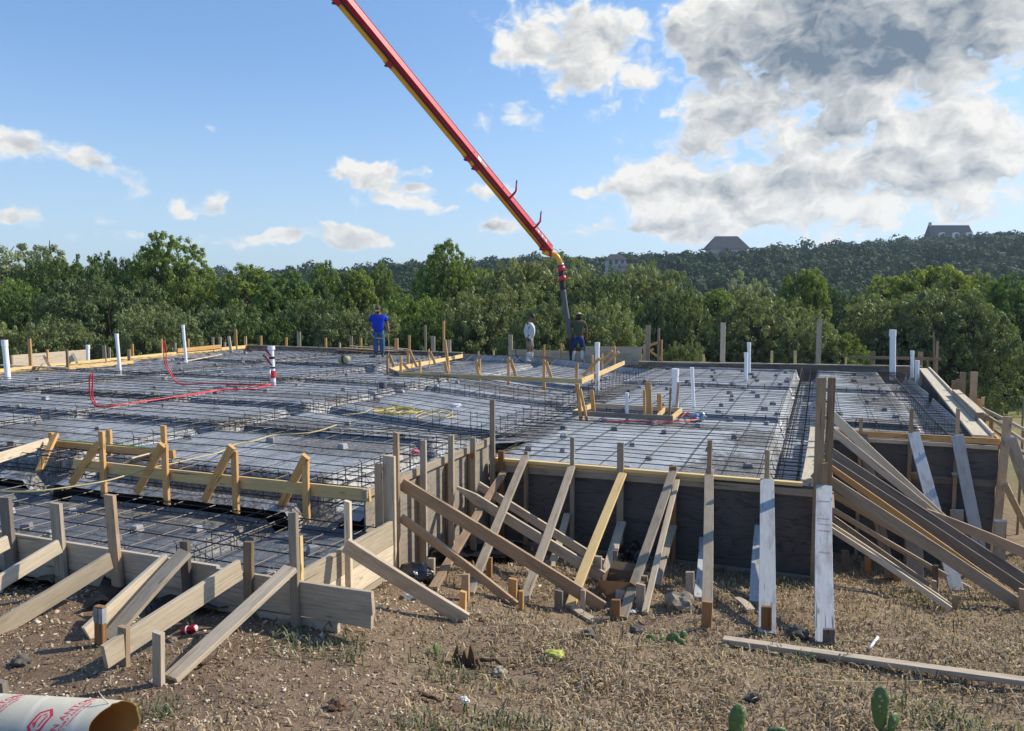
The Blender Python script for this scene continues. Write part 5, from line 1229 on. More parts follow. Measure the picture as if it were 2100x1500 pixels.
TREES = [
 (60, 497, 250, 66, 'pale1', 'pale airy tree against the sky at the upper left corner of the woods'),
 (150, 522, 190, 60, 'dark1', 'dark green tree just right of the pale airy one'),
 (245, 517, 120, 58, 'dark1', 'small dark round-topped tree between the pale airy tree and the tallest left tree'),
 (352, 490, 185, 56, 'green2', 'tallest tree on the left, open crown with its grey trunk showing'),
 (-40, 560, 220, 52, 'green1', 'green tree cut off by the left picture edge'),
 (60, 590, 190, 46, 'dark1', 'dark tree filling the left behind the tall pale panel'),
 (228, 568, 235, 42, 'oak1', 'big round grey green oak above the leaning white pipes on the left'),
 (330, 628, 170, 36, 'oak2', 'bushy oak right behind the raised red tube'),
 (120, 655, 170, 35, 'oak1', 'low oak behind the tall pale form panel'),
 (-20, 660, 150, 34, 'oak2', 'low oak at the left picture edge behind the thick pipe'),
 (420, 560, 150, 54, 'green1', 'green tree right of the tallest left tree'),
 (505, 548, 160, 52, 'yel1', 'yellow green tree under the distant ridge left of centre'),
 (590, 566, 150, 50, 'green2', 'fresh green tree right of the first yellow green one'),
 (455, 622, 170, 40, 'oak2', 'oak behind the left corner of the slab form'),
 (560, 640, 170, 38, 'dark1', 'dark low tree behind the taped riser pipe'),
 (640, 606, 170, 40, 'oak1', 'grey green oak left of the man in blue'),
 (668, 545, 90, 56, 'green2', 'slim green tree whose top breaks the ridge line left of the man in blue'),
 (722, 545, 120, 54, 'yel2', 'yellow green tree above and left of the man in blue'),
 (785, 550, 90, 56, 'green2', 'bright green slim tree above the man in blue'),
 (740, 630, 180, 38, 'oak2', 'oak directly behind the man in blue'),
 (840, 600, 170, 44, 'green1', 'green tree right of the man in blue'),
 (925, 503, 150, 50, 'yel1', 'tallest yellow green tree left of the boom tip'),
 (995, 543, 110, 52, 'yel2', 'shorter yellow green tree right beside the tallest one'),
 (885, 640, 150, 36, 'dark1', 'dark low tree behind the tall thin posts of the slab edge'),
 (1000, 592, 230, 38, 'oak1', 'broad dark oak behind the man in white'),
 (1095, 527, 250, 44, 'oak2', 'largest oak, right under the boom tip'),
 (1215, 560, 200, 42, 'oak1', 'oak right of the hose, level with the yellow bend'),
 (1120, 620, 180, 33, 'oak1', 'front oak right behind the two men at the hose'),
 (1215, 618, 190, 34, 'oak2', 'rounded front oak just right of the man with the hat'),
 (1320, 542, 190, 46, 'oak2', 'oak with a high crown below the half hidden white house'),
 (1375, 590, 160, 40, 'oak1', 'oak leaning over the tall corner post behind the men'),
 (1462, 598, 150, 50, 'yel1', 'yellow green tree left of the first tall grey post of the right bay'),
 (1530, 565, 110, 60, 'pale1', 'thin greyish half bare tree left of the tall yellow green tree'),
 (1645, 543, 120, 48, 'yel2', 'tall yellow green tree between the two tall grey posts'),
 (1565, 600, 230, 40, 'oak1', 'wide oak between the two tall grey posts of the right bay'),
 (1650, 650, 160, 37, 'oak2', 'low oak at the second tall grey post'),
 (1400, 700, 90, 34, 'oak2', 'small round bush at the foot of the corner posts behind the men'),
 (1480, 690, 90, 42, 'oak2', 'bush behind the first tall grey post of the right bay'),
 (1735, 690, 110, 36, 'green2', 'light green bush right of the second tall grey post'),
 (1820, 572, 170, 46, 'yel1', 'yellow green tree left of the three-dormer house'),
 (1905, 535, 190, 46, 'yel2', 'yellow green treetop below the three-dormer house'),
 (1840, 600, 230, 40, 'oak2', 'broad oak behind the tallest white pipe'),
 (1950, 590, 210, 38, 'oak1', 'large oak above the right edge posts'),
 (1975, 560, 130, 48, 'oak2', 'oak filling the gap left of the dark right hand tree'),
 (2070, 562, 170, 46, 'green1', 'dark green tree at the right picture edge'),
 (2120, 620, 170, 42, 'dark1', 'darkest tree cut off by the right picture edge'),
 (2030, 640, 150, 50, 'dark1', 'dark tree behind the field at the right'),
]
for i, (x, yt, w, d, key, lab) in enumerate(TREES): tree(x, yt, w * (1.35 if LIB[key][2] > 1.4 else 1.2), d, key, lab)
# second row closing the gaps low down
rr = random.Random(21)
for i in range(26):
    x = -60 + i * 88 + rr.uniform(-20, 20)
    if 1690 < x < 1790: continue
    tree(x, 590 + rr.uniform(-10, 20), 150, 74 + rr.uniform(0, 8), ('dark1', 'oak1', 'green1', 'oak2')[i % 4], 'round tree of the hazy second row showing between the front oaks')

# ------------------------------------------------------------------ wooded ridge far behind
def ridge_wood():
    rng = np.random.default_rng(33); vs = []; fs = []; ts = []; off = 0; y = 150.0
    while y < 428:
        a = -.72
        while a < .72:
            R = rng.uniform(2.4, 4.6) * (1.35 if rng.uniform() < .15 else 1); x = a * y + rng.uniform(-1.5, 1.5); yy = y + rng.uniform(-3.5, 3.5); z = far_z(x, yy)
            a += R * 1.35 / y; k = 6
            c = rng.normal(size=(k, 3)); c[:, 2] = abs(c[:, 2]) * .8; c /= np.linalg.norm(c, axis=1)[:, None]
            c = c * R * .62 * np.array([1, 1, .75]) + np.array([x, yy, z + R * rng.uniform(.5, 1.0)]); rd = np.full(k, R * .46)
            m = 190 if y > 195 else 70
            n = m; ci = rng.integers(0, k, n); d = rng.normal(size=(n, 3)); d[:, 2] = np.abs(d[:, 2]) * 1.1 - .35; d /= np.linalg.norm(d, axis=1)[:, None]
            p = c[ci] + d * (rd[ci] * rng.uniform(.8, 1.08, n))[:, None]
            nrm = d + rng.normal(size=(n, 3)) * .16; nrm /= np.linalg.norm(nrm, axis=1)[:, None]
            u_ = np.cross(nrm, rng.normal(size=(n, 3))); u_ /= np.linalg.norm(u_, axis=1)[:, None]; w_ = np.cross(nrm, u_)
            s_ = (.34 + .0008 * yy) * rng.uniform(.6, 1.3, n)[:, None]
            v = np.stack([p - u_ * s_, p - w_ * s_ * .8, p + u_ * s_, p + w_ * s_ * .8], 1).reshape(-1, 3)
            t = np.clip(rng.uniform(0, .75) + rng.uniform(0, .3, n), 0, 1)
            vs.append(v); fs.append(np.arange(n * 4).reshape(n, 4) + off); ts.append(t); off += len(v)
        y += 6.6
    me = mesh_np('hillside_wood', np.concatenate(vs), np.concatenate(fs)); face_attr(me, 'tone', np.concatenate(ts))
    tag(link('hillside_wood', me, MAT['leafhill']), 'dense dark oak wood covering the far hillside', 'wood', kind='stuff')
ridge_wood()
# ---------- houses on the ridge
def gable(root, c, w, dp, h, rise, name='roof', m='roofdark', hip=0, ov=.5):
    v = [(-w / 2 - ov, -dp / 2 - ov, h), (w / 2 + ov, -dp / 2 - ov, h), (w / 2 + ov, dp / 2 + ov, h), (-w / 2 - ov, dp / 2 + ov, h), (-w / 2 - ov + hip, 0, h + rise), (w / 2 + ov - hip, 0, h + rise)]
    return link(name, mesh_py(name, v, [(0, 1, 5, 4), (2, 3, 4, 5), (0, 4, 3), (1, 2, 5), (3, 2, 1, 0)]), MAT[m], Matrix.Translation(c), root)
def block(root, c, w, dp, h, m, name, off=(0, 0, 0)):
    x, y, z = off; v = [(x + sx * w / 2, y + sy * dp / 2, z + k * h) for k in (0, 1) for sx, sy in ((-1, -1), (1, -1), (1, 1), (-1, 1))]
    return link(name, mesh_py(name, v, [(3, 2, 1, 0), (4, 5, 6, 7), (0, 1, 5, 4), (1, 2, 6, 5), (2, 3, 7, 6), (3, 0, 4, 7)]), MAT[m], Matrix.Translation(c), root)
def dormer_house():
    D = 372; p = atd(1946, 500, D); k = D / F; root = thing('house', p, 'long dark-roofed house with three white arched dormers on the right ridge', 'house')
    w = 88 * k; block(root, p, w, 9, 9, 'housewall', 'wall', (0, 0, -9)); top = 37 * k
    v = [(-w / 2 - .4, -5, 0), (w / 2 + .4, -5, 0), (w / 2 + .4, 5, 0), (-w / 2 - .4, 5, 0), (-w / 2, 0, top), (w / 2 - 1.2, 0, top)]
    link('roof', mesh_py('roof', v, [(0, 1, 5, 4), (2, 3, 4, 5), (0, 4, 3), (1, 2, 5), (3, 2, 1, 0)]), MAT['roofdark'], Matrix.Translation(p), root)
    block(root, p, 1.0, 1.0, 1.9, 'housewall', 'chimney', (-w / 2 + .9, 0, top - .6))
    for x in (1923, 1951, 1978):
        q = Vector((atd(x, 490, D).x, p.y - 4.4, p.z + 1.6)); hw = 1.45
        pts = [(-hw, 0), (hw, 0), (hw, 1.9)] + [(hw * math.cos(a), 1.9 + hw * math.sin(a)) for a in np.linspace(.2, math.pi - .2, 7)] + [(-hw, 1.9)]
        n = len(pts); v = [(a, 0, b) for a, b in pts] + [(a, 3.4, b) for a, b in pts]
        f = [tuple(range(n))[::-1], tuple(range(n, 2 * n))] + [(i, (i + 1) % n, (i + 1) % n + n, i + n) for i in range(n)]
        dm = link('dormer', mesh_py('dormer', v, f), MAT['trimwhite'], Matrix.Translation(q), root)
        g = [(a * .6, -.05, .35 + b * .72) for a, b in pts] + [(a * .6, -.01, .35 + b * .72) for a, b in pts]
        link('window', mesh_py('window', g, f), MAT['windowglass'], Matrix.Translation(q), dm)
dormer_house()
def hip_house():
    D = 372; p = atd(1489, 512, D); root = thing('house', p, 'dark hipped roof rising above the ridge in the middle right', 'house')
    block(root, p, 17, 10, 7, 'housewall', 'wall', (0, 0, -7)); gable(root, p, 19, 10, 0, 6.2, hip=4.8, ov=.6)
    block(root, p, 6, 6, 3, 'roofdark', 'rear_wing', (6, 3, 0))
hip_house()
def white_house():
    D = 252; p = atd(1262, 541, D); root = thing('house', p, 'white walled house half hidden by trees on the ridge right of the boom', 'house')
    block(root, p, 6.0, 5, 6.5, 'housewall', 'wall', (0, 0, -5.3)); gable(root, p, 6.0, 5, 1.2, 1.8, hip=1.8)
    b = atd(1283, 550, D - 5); block(root, b, 3, 3, 4, 'housewall', 'porch_wall', (0, 0, -3.8)); gable(root, b, 3, 3, .2, 1.2, 'porch_roof')
    for dx in (-1.9, 0, 1.9): block(root, p, .9, .1, 1.3, 'windowglass', 'window', (dx, -2.53, -.3))
white_house()
# field fence at the right
ff = thing('field_fence', W(30, 14, -3), 'thin dark post and wire fence in front of the trees at the right', 'fence')
for k in range(9):
    q = Vector((13 + k * 2.2, 35 - k * .5, 0)); q.z = ground(q.x, q.y); board('post', q - Z * .2, q + Z * 1.25, .07, .07, V, 'dark', ff)
for h in (.4, .8, 1.2):
    pts = [Vector((13 + k * 2.2, 35 - k * .5, ground(13 + k * 2.2, 35 - k * .5) + h)) for k in range(9)]; tubeobj('wire', pts, .012, 'netting', ff, 4)

# ------------------------------------------------------------------ ground cover
def gfast(xy):
    return np.array([ground(x, y) for x, y in xy])
GX0, GX1, GY0, GY1, GS_ = -11, 13, 2.0, 15, .16
gx = np.arange(GX0, GX1, GS_); gy = np.arange(GY0, GY1, GS_)
GZ = np.array([[ground(x, y) for x in gx] for y in gy]); FP = np.array([[footprint(x, y) for x in gx] for y in gy])
def gz(x, y):
    i = np.clip((y - GY0) / GS_, 0, len(gy) - 1.001); j = np.clip((x - GX0) / GS_, 0, len(gx) - 1.001); a = i.astype(int); b = j.astype(int); fi = i - a; fj = j - b
    return (GZ[a, b] * (1 - fi) * (1 - fj) + GZ[a + 1, b] * fi * (1 - fj) + GZ[a, b + 1] * (1 - fi) * fj + GZ[a + 1, b + 1] * fi * fj), FP[a, b] | FP[a + 1, b] | FP[a, b + 1] | FP[a + 1, b + 1]
def nz(x, y, s, o=0):
    return np.array([mnoise.noise(Vector((a * s, b * s, o))) for a, b in zip(x, y)])
def scatter(n, dens, rng, ymax=11.5, near=3.6):
    y = near + (ymax - near) * rng.uniform(0, 1, n) ** 1.3; x = rng.uniform(-.72, .72, n) * y
    k = rng.uniform(0, 1, n) < dens(x, y); x, y = x[k], y[k]; z, fp = gz(x, y); x, y, z = x[~fp], y[~fp], z[~fp]
    return x, y, z
def grass(name, n, dens, h0, h1, mt, label, seed, curl=.7, tone=(0, 1), ymax=12.5, wid=.0035):
    rng = np.random.default_rng(seed); x, y, z = scatter(n, dens, rng, ymax); m = len(x)
    a = rng.uniform(0, 6.283, m); h = rng.uniform(h0, h1, m); ln = rng.uniform(.3, 1.4, m) * curl
    dx, dy = np.cos(a), np.sin(a); px, py = -dy, dx; w = wid * rng.uniform(.6, 1.5, m) * (1 + y * .05)
    p0 = np.stack([x, y, z - .005], 1); p1 = np.stack([x + dx * h * ln * .5, y + dy * h * ln * .5, z + h * .75], 1); p2 = np.stack([x + dx * h * ln * 1.3, y + dy * h * ln * 1.3, z + h * rng.uniform(.3, 1.0, m)], 1)
    wv = np.stack([px * w, py * w, np.zeros(m)], 1)
    v = np.stack([p0 - wv, p0 + wv, p1 + wv, p1 - wv, p2 + wv * .3, p2 - wv * .3], 1).reshape(-1, 3); i = np.arange(m)[:, None] * 6
    f = np.concatenate([i + np.array([[0, 1, 2, 3]]), i + np.array([[3, 2, 4, 5]])]); me = mesh_np(name, v, f)
    t = tone[0] + (tone[1] - tone[0]) * rng.uniform(0, 1, m); face_attr(me, 'tone', np.concatenate([t, t]))
    tag(link(name, me, MAT[mt]), label, 'grass', kind='stuff')
def dens_dry(x, y):
    side = 1 / (1 + np.exp(-(x + .05) * 2.0)); nn = nz(x, y, .9) * .5 + .55
    pt = np.clip(nz(x, y, 2.6, 6) * 1.5 + .85, .35, 1); return np.clip((.05 + .95 * side) * (nn + .15) * pt, .03, 1)
grass('dry_grass', 190000, dens_dry, .012, .055, 'strawblade', 'short matted dry grass covering the foreground', 5, 1.0)
grass('dry_stalks', 7000, lambda x, y: dens_dry(x, y) * np.clip(nz(x, y, 1.7, 4) * 2 + .25, 0, 1), .06, .17, 'strawblade', 'thin taller dry grass stalks in the foreground', 6, .5)
def dens_weed(x, y):
    d = np.zeros_like(x)
    for px_, py_, r in ((930, 1380, .38), (700, 1340, .25), (1900, 1230, .6), (1800, 1170, .6), (320, 1470, .2), (1030, 1490, .3), (1950, 1490, .5), (600, 1330, .3), (2040, 1180, .5), (880, 1500, .2), (1660, 1360, .25), (1560, 1200, .5)):
        q = atg(px_, py_); d = np.maximum(d, np.clip(1.2 - np.hypot(x - q.x, y - q.y) / r, 0, 1))
    return np.clip(d * .8 + .012, 0, 1)
grass('weeds', 42000, dens_weed, .03, .13, 'greenblade', 'sparse grey green weeds among the dry grass', 7, .6)
def chips(name, n, dens, s0, s1, label, seed, tone=(0, 1), flat=.5, ymax=11.5, cat='gravel', mt='chips'):
    rng = np.random.default_rng(seed); x, y, z = scatter(n, dens, rng, ymax); m = len(x)
    base = np.array([[1, 0, 0], [-1, 0, 0], [0, 1, 0], [0, -1, 0], [0, 0, 1], [0, 0, -1]], dtype=float)
    fc = np.array([[0, 2, 4], [2, 1, 4], [1, 3, 4], [3, 0, 4], [2, 0, 5], [1, 2, 5], [3, 1, 5], [0, 3, 5]])
    s = (s0 + (s1 - s0) * rng.uniform(0, 1, m) ** 3)[:, None, None]; v = base[None] * rng.uniform(.5, 1.1, (m, 6, 1)) * s * np.stack([rng.uniform(.7, 1.7, m), rng.uniform(.5, 1.1, m), flat * rng.uniform(.6, 1.3, m)], 1)[:, None, :]
    v += rng.normal(size=(m, 6, 3)) * s * .12; a = rng.uniform(0, 6.283, m); ca, sa = np.cos(a)[:, None], np.sin(a)[:, None]; tl = rng.normal(size=(m, 1)) * .3
    X = v[..., 0] * ca - v[..., 1] * sa; Y = v[..., 0] * sa + v[..., 1] * ca; Zz = v[..., 2] + tl * v[..., 0]
    v = np.stack([X + x[:, None], Y + y[:, None], Zz + z[:, None] + s[:, 0] * .12], 2).reshape(-1, 3); f = (np.arange(m)[:, None, None] * 6 + fc[None]).reshape(-1, 3)
    me = mesh_np(name, v, f); t = tone[0] + (tone[1] - tone[0]) * rng.uniform(0, 1, m); face_attr(me, 'tone', np.repeat(t, 8))
    tag(link(name, me, MAT[mt]), label, cat, kind='stuff')
def dens_left(x, y): return np.clip(1.25 / (1 + np.exp((x - .2) * 1.5)) * (nz(x, y, 1.3, 9) * .9 + .62), .07, 1)
chips('gravel', 70000, dens_left, .003, .021, 'loose chips and pebbles strewn over the bare soil', 11)
def dens_rub(x, y):
    d = np.zeros_like(x)
    for px_, py_, r in ((820, 1215, .55), (870, 1240, .5), (80, 1245, .5), (60, 1215, .5), (160, 1200, .7), (330, 1230, .6), (760, 1180, .3), (1120, 1165, .8), (1200, 1185, .5), (640, 1330, .4)):
        q = atg(px_, py_); d = np.maximum(d, np.clip(1.3 - np.hypot(x - q.x, y - q.y) / r, 0, 1))
    return d * .9
chips('caliche_rubble', 26000, dens_rub, .008, .035, 'pale caliche rubble heaped along the foot of the forms', 12, (.35, 1), .75)
chips('dead_leaves', 9000, lambda x, y: np.clip(nz(x, y, 1.1, 2) + .5, 0.05, 1), .006, .020, 'curled dead leaves and bark bits on the ground', 13, (0, .5), .25, cat='leaves')

# rocks and litter
def rock(x, y, r, m, label, seed):
    p = atg(x, y); crumple('rock', p + Z * r * .35, r, m, label, 'rock', seed, .75, 'loose rocks on the ground')
rock(1392, 1248, .14, 'stone', 'largest pale rock, in the shade right of the narrow brace', 3)
rock(1307, 1300, .07, 'darkstone', 'dark rock beside the small prickly pear', 5)
rock(1204, 1308, .06, 'darkstone', 'small dark clod below the short grey offcut', 7)
rock(1637, 1308, .09, 'darkstone', 'flat dark rock right of the dark brown stake', 9)
rock(82, 1255, .10, 'stone', 'tan rock in the rubble between the two left braces', 11)
rock(44, 1365, .06, 'darkstone', 'dark clod on the bare soil left of the stakes', 13)
rock(1545, 1438, .05, 'darkstone', 'grey stone in the dry grass below the long plank', 15)
rock(690, 1455, .055, 'deadwood', 'dark clod near the bottom edge right of the paper tube', 17)
rock(1025, 1385, .05, 'stone', 'grey stone just right of the rotten stump', 19)
rock(574, 1282, .035, 'stone', 'small white stone beside the board end', 23)
rock(355, 1318, .03, 'stone', 'small pale stone left of the red can', 29)
rock(1990, 1388, .025, 'stone', 'tiny pale stone near the long plank', 31)
crumple('plastic_bag', atg(843, 1228) + Z * .03, .07, 'clearfilm', 'crumpled clear plastic under the thick grey brace', 'bag', 8, .6)
crumple('plastic_bag', atg(853, 1190) + Z * .06, .17, 'blackplastic', 'shiny black bag at the foot of the tall pale post', 'bag', 9, .55)
crumple('plastic_bag', atg(1295, 1150) + Z * .1, .15, 'blackplastic', 'dark bag behind the cardboard box', 'bag', 10, .9)
crumple('plastic_scrap', atg(1295, 1258) + Z * .02, .05, 'clearfilm', 'white plastic scrap between two stakes', 'litter', 12, .35)
crumple('paper_scrap', atg(950, 1440) + Z * .01, .035, 'clearfilm', 'crumpled pale foil on the soil near the bottom', 'litter', 14, .6)
crumple('paper_scrap', atg(935, 1460) + Z * .01, .06, 'deadwood', 'torn brown bark piece beside the crumpled foil', 'litter', 16, .3)
crumple('yellow_flower_clump', atg(1138, 1348) + Z * .02, .07, 'yellowplant', 'bright yellow clump in the dry grass', 'plant', 18, .5)
def drape(name, pts, zoff, m, label):
    bm = bmesh.new(); N = 16; M_ = 8; a, b, c, d = [atg(*q) for q in pts]
    vs = [[None] * (M_ + 1) for _ in range(N + 1)]
    for i in range(N + 1):
        for j in range(M_ + 1):
            s, t = i / N, j / M_; p = a.lerp(b, s).lerp(d.lerp(c, s), t); p.z = ground(p.x, p.y) + zoff * (.5 + .8 * mnoise.noise(Vector((p.x * 3, p.y * 3, 5)))) + .05 * mnoise.noise(Vector((p.x * 7, p.y * 7, 2))) + .02
            vs[i][j] = bm.verts.new(p)
    for i in range(N):
        for j in range(M_): bm.faces.new((vs[i][j], vs[i + 1][j], vs[i + 1][j + 1], vs[i][j + 1]))
    me = bpy.data.meshes.new(name); bm.to_mesh(me); bm.free(); return tag(link(name, me, MAT[m], smooth=True), label, 'plastic sheet')
drape('plastic_flap', [(165, 1262), (330, 1232), (340, 1205), (215, 1208)], .10, 'blackplastic', 'black plastic flap crumpled under the crossed pair of planks')
drape('plastic_flap', [(-60, 1212), (110, 1215), (115, 1190), (-40, 1188)], .14, 'blackplastic', 'black plastic flap bulging out from under the form at the far left')
drape('plastic_flap', [(300, 1275), (470, 1262), (440, 1235), (300, 1238)], .07, 'blackplastic', 'black plastic flap on the ground behind the red can')
drape('plastic_flap', [(850, 1165), (1060, 1160), (1080, 1130), (900, 1130)], .16, 'blackplastic', 'crumpled black plastic in the shade at the bottom of the pit')
# cans
q = atg(388, 1300) + Z * .03; root = thing('drink_can', q, 'crushed red drink can lying behind the grey grained brace', 'can')
dx = (V * 1 + U * .35 + Z * .25).normalized(); tubeobj('can_body', [q - dx * .055, q - dx * .045, q + dx * .01, q + dx * .045, q + dx * .055], [.024, .032, .026, .032, .024], 'can', root, 14); tubeobj('can_end', [q + dx * .054, q + dx * .058], .024, 'canwhite', root, 14); tubeobj('can_band', [q - dx * .018, q - dx * .008], .0325, 'canwhite', root, 14)
q0, q1 = atg(1783, 1337) + Z * .03, atg(1800, 1314) + Z * .03; tag(tubeobj('metal_rod', [q0, q1], .013, 'pvc', None, 8), 'short pale metal rod lying on the dry grass', 'rod')
# cardboard box by the stakes
def carton():
    p = atg(1270, 1222); root = thing('cardboard_box', p, 'collapsed open cardboard box standing among the stakes', 'box')
    a = Matrix.Translation(p) @ Matrix.Rotation(-.5, 4, 'Z')
    def wall(nm, pts, m='cardboard'):
        bm = bmesh.new(); bm.faces.new([bm.verts.new(v) for v in pts]); bmesh.ops.solidify(bm, geom=bm.faces[:], thickness=.005); me = bpy.data.meshes.new(nm); bm.to_mesh(me); bm.free(); link(nm, me, MAT[m], a, root)
    w, d, h = .17, .15, .22
    wall('front_side', [(-w, -d, 0), (w, -d, 0), (w, -d, h), (-w, -d, h * .85)]); wall('back_side', [(-w, d, 0), (w, d, 0), (w, d, h), (-w, d, h)])
    wall('left_side', [(-w, -d, 0), (-w, d, 0), (-w, d, h), (-w, -d, h * .85)]); wall('right_side', [(w, -d, 0), (w, d, 0), (w, d, h), (w, -d, h)])
    wall('flap', [(-w, d, h), (w, d, h), (w, d + .1, h + .06), (-w, d + .1, h + .05)]); wall('flap', [(w, -d, h), (w, d, h), (w + .1, d, h - .03), (w + .1, -d, h - .04)]); wall('label', [(.02, -d - .008, .03), (.12, -d - .008, .03), (.12, -d - .008, .13), (.02, -d - .008, .13)], 'decal')
carton()
# rotten stump, fallen branches
def stump():
    p = atg(955, 1368); root = thing('rotten_stump', p, 'jagged rotten dark stump in the weeds left of the yellow clump', 'stump'); rr = random.Random(9)
    for k, (dx, h, w) in enumerate(((-.07, .17, .07), (-.015, .13, .06), (.045, .19, .06), (.10, .08, .05))):
        n = 6; v = []; base = p + V * dx + U * rr.uniform(-.02, .02)
        prof = [(-w / 2, -.05), (w / 2, -.05), (w * .45, h * rr.uniform(.3, .5)), (w * .25, h * rr.uniform(.5, .7)), (w * rr.uniform(-.1, .15), h), (-w * .25, h * rr.uniform(.55, .75)), (-w * .5, h * rr.uniform(.2, .45))]
        m = len(prof); v = [V * a + Z * b + U * (-.018 + .01 * math.sin(a * 90)) for a, b in prof] + [V * (a * .9) + Z * b * .96 + U * (.018 + .012 * math.sin(b * 60)) for a, b in prof]
        f = [tuple(range(m)), tuple(range(2 * m - 1, m - 1, -1))] + [(i, i + m, (i + 1) % m + m, (i + 1) % m) for i in range(m)]
        link('splinter', mesh_py('splinter', v, f), MAT['deadwood'], Matrix.Translation(base), root)
stump()
def branch(x0, y0, x1, y1, r, label, seed):
    rr = random.Random(seed); a, b = atg(x0, y0) + Z * .03, atg(x1, y1) + Z * .02; pts = [a.lerp(b, t) + Vector((0, rr.uniform(-.03, .03), rr.uniform(0, .03))) for t in np.linspace(0, 1, 7)]
    tag(tubeobj('fallen_branch', smooth_pts(pts, 3), [r * (1 - .04 * k) for k in range(19)], 'deadwood', None, 7), label, 'branch')
branch(968, 1362, 1065, 1372, .022, 'reddish rotten branch lying right of the stump', 1)
branch(1310, 1290, 1370, 1268, .012, 'thin branch pointing at the largest pale rock', 2)
branch(860, 1435, 925, 1450, .018, 'dark branch near the bottom beside the crumpled foil', 3)
branch(395, 1375, 470, 1360, .012, 'thin branch on the soil right of the foremost stake', 4)
for i, pts in enumerate([[(1120, 1330), (1170, 1322), (1230, 1340), (1330, 1336), (1420, 1352), (1530, 1385), (1650, 1400), (1800, 1412), (1950, 1402), (2110, 1416)], [(940, 1345), (990, 1362), (1100, 1358), (1250, 1366), (1400, 1378), (1480, 1378)], [(1660, 1336), (1730, 1326), (1850, 1320), (1930, 1322), (2110, 1350)]]):
    tag(tubeobj('string_line', smooth_pts([atg(*q) + Z * (.03 + .02 * (k % 2)) for k, q in enumerate(pts)], 6), .0028, 'string', None, 4), ('longest loose yellow string wandering over the dry grass to the right edge', 'loose string leading away from the rotten stump', 'loose string passing behind the short metal rod')[i], 'string', 'loose yellow strings')
# prickly pears
def pad(root, base, h, w, yaw, lean, th=.018):
    bm = bmesh.new(); bmesh.ops.create_uvsphere(bm, u_segments=20, v_segments=14, radius=1)
    for v in bm.verts:
        z = v.co.z; k = .72 + .28 * (z + 1) / 2 if z < .3 else 1.0
        v.co = Vector((v.co.x * w / 2 * k * (1 + .05 * math.sin(z * 5)), v.co.y * th, (z + 1) * h / 2))
    me = bpy.data.meshes.new('pad'); bm.to_mesh(me); bm.free()
    M = Matrix.Translation(base) @ Matrix.Rotation(yaw, 4, 'Z') @ Matrix.Rotation(lean, 4, 'Y'); o = link('pad', me, MAT['cactus'], M, root, True)
    return M @ Vector((0, 0, h * .92))
def cactus(x, y, label, pads):
    p = atg(x, y); root = thing('prickly_pear', p, label, 'cactus', 'prickly pear cacti in the foreground')
    tops = [p - Z * .02]
    for (pi, h, w, yaw, lean, dx) in pads: tops.append(pad(root, tops[pi] + V * dx, h, w, yaw, lean))
cactus(1802, 1545, 'tallest prickly pear at the lower right, one big pad on another', [(0, .17, .15, .2, .02, .02), (1, .27, .125, .1, -.04, -.02), (1, .12, .10, .5, .5, .03), (0, .15, .13, .5, -.5, -.06)])
cactus(1508, 1520, 'single narrow prickly pear pad at the bottom edge, left one of the big ones', [(0, .25, .13, .3, .05, 0), (0, .1, .11, .6, -.6, -.03)])
cactus(1588, 1530, 'low rounded prickly pear pad cut by the bottom edge', [(0, .14, .17, .1, .3, 0)])
cactus(1350, 1318, 'small prickly pear clump beside the dark rock', [(0, .11, .10, .2, -.7, -.03), (0, .09, .09, .9, .2, .03), (0, .13, .12, .1, .1, .12), (0, .10, .11, .0, .9, .14)])
cactus(1398, 1312, 'single small prickly pear pad right of the small clump', [(0, .10, .08, .3, .3, 0)])
cactus(893, 1345, 'thin upright prickly pear pad left of the rotten stump', [(0, .12, .07, 1.1, .05, 0)])

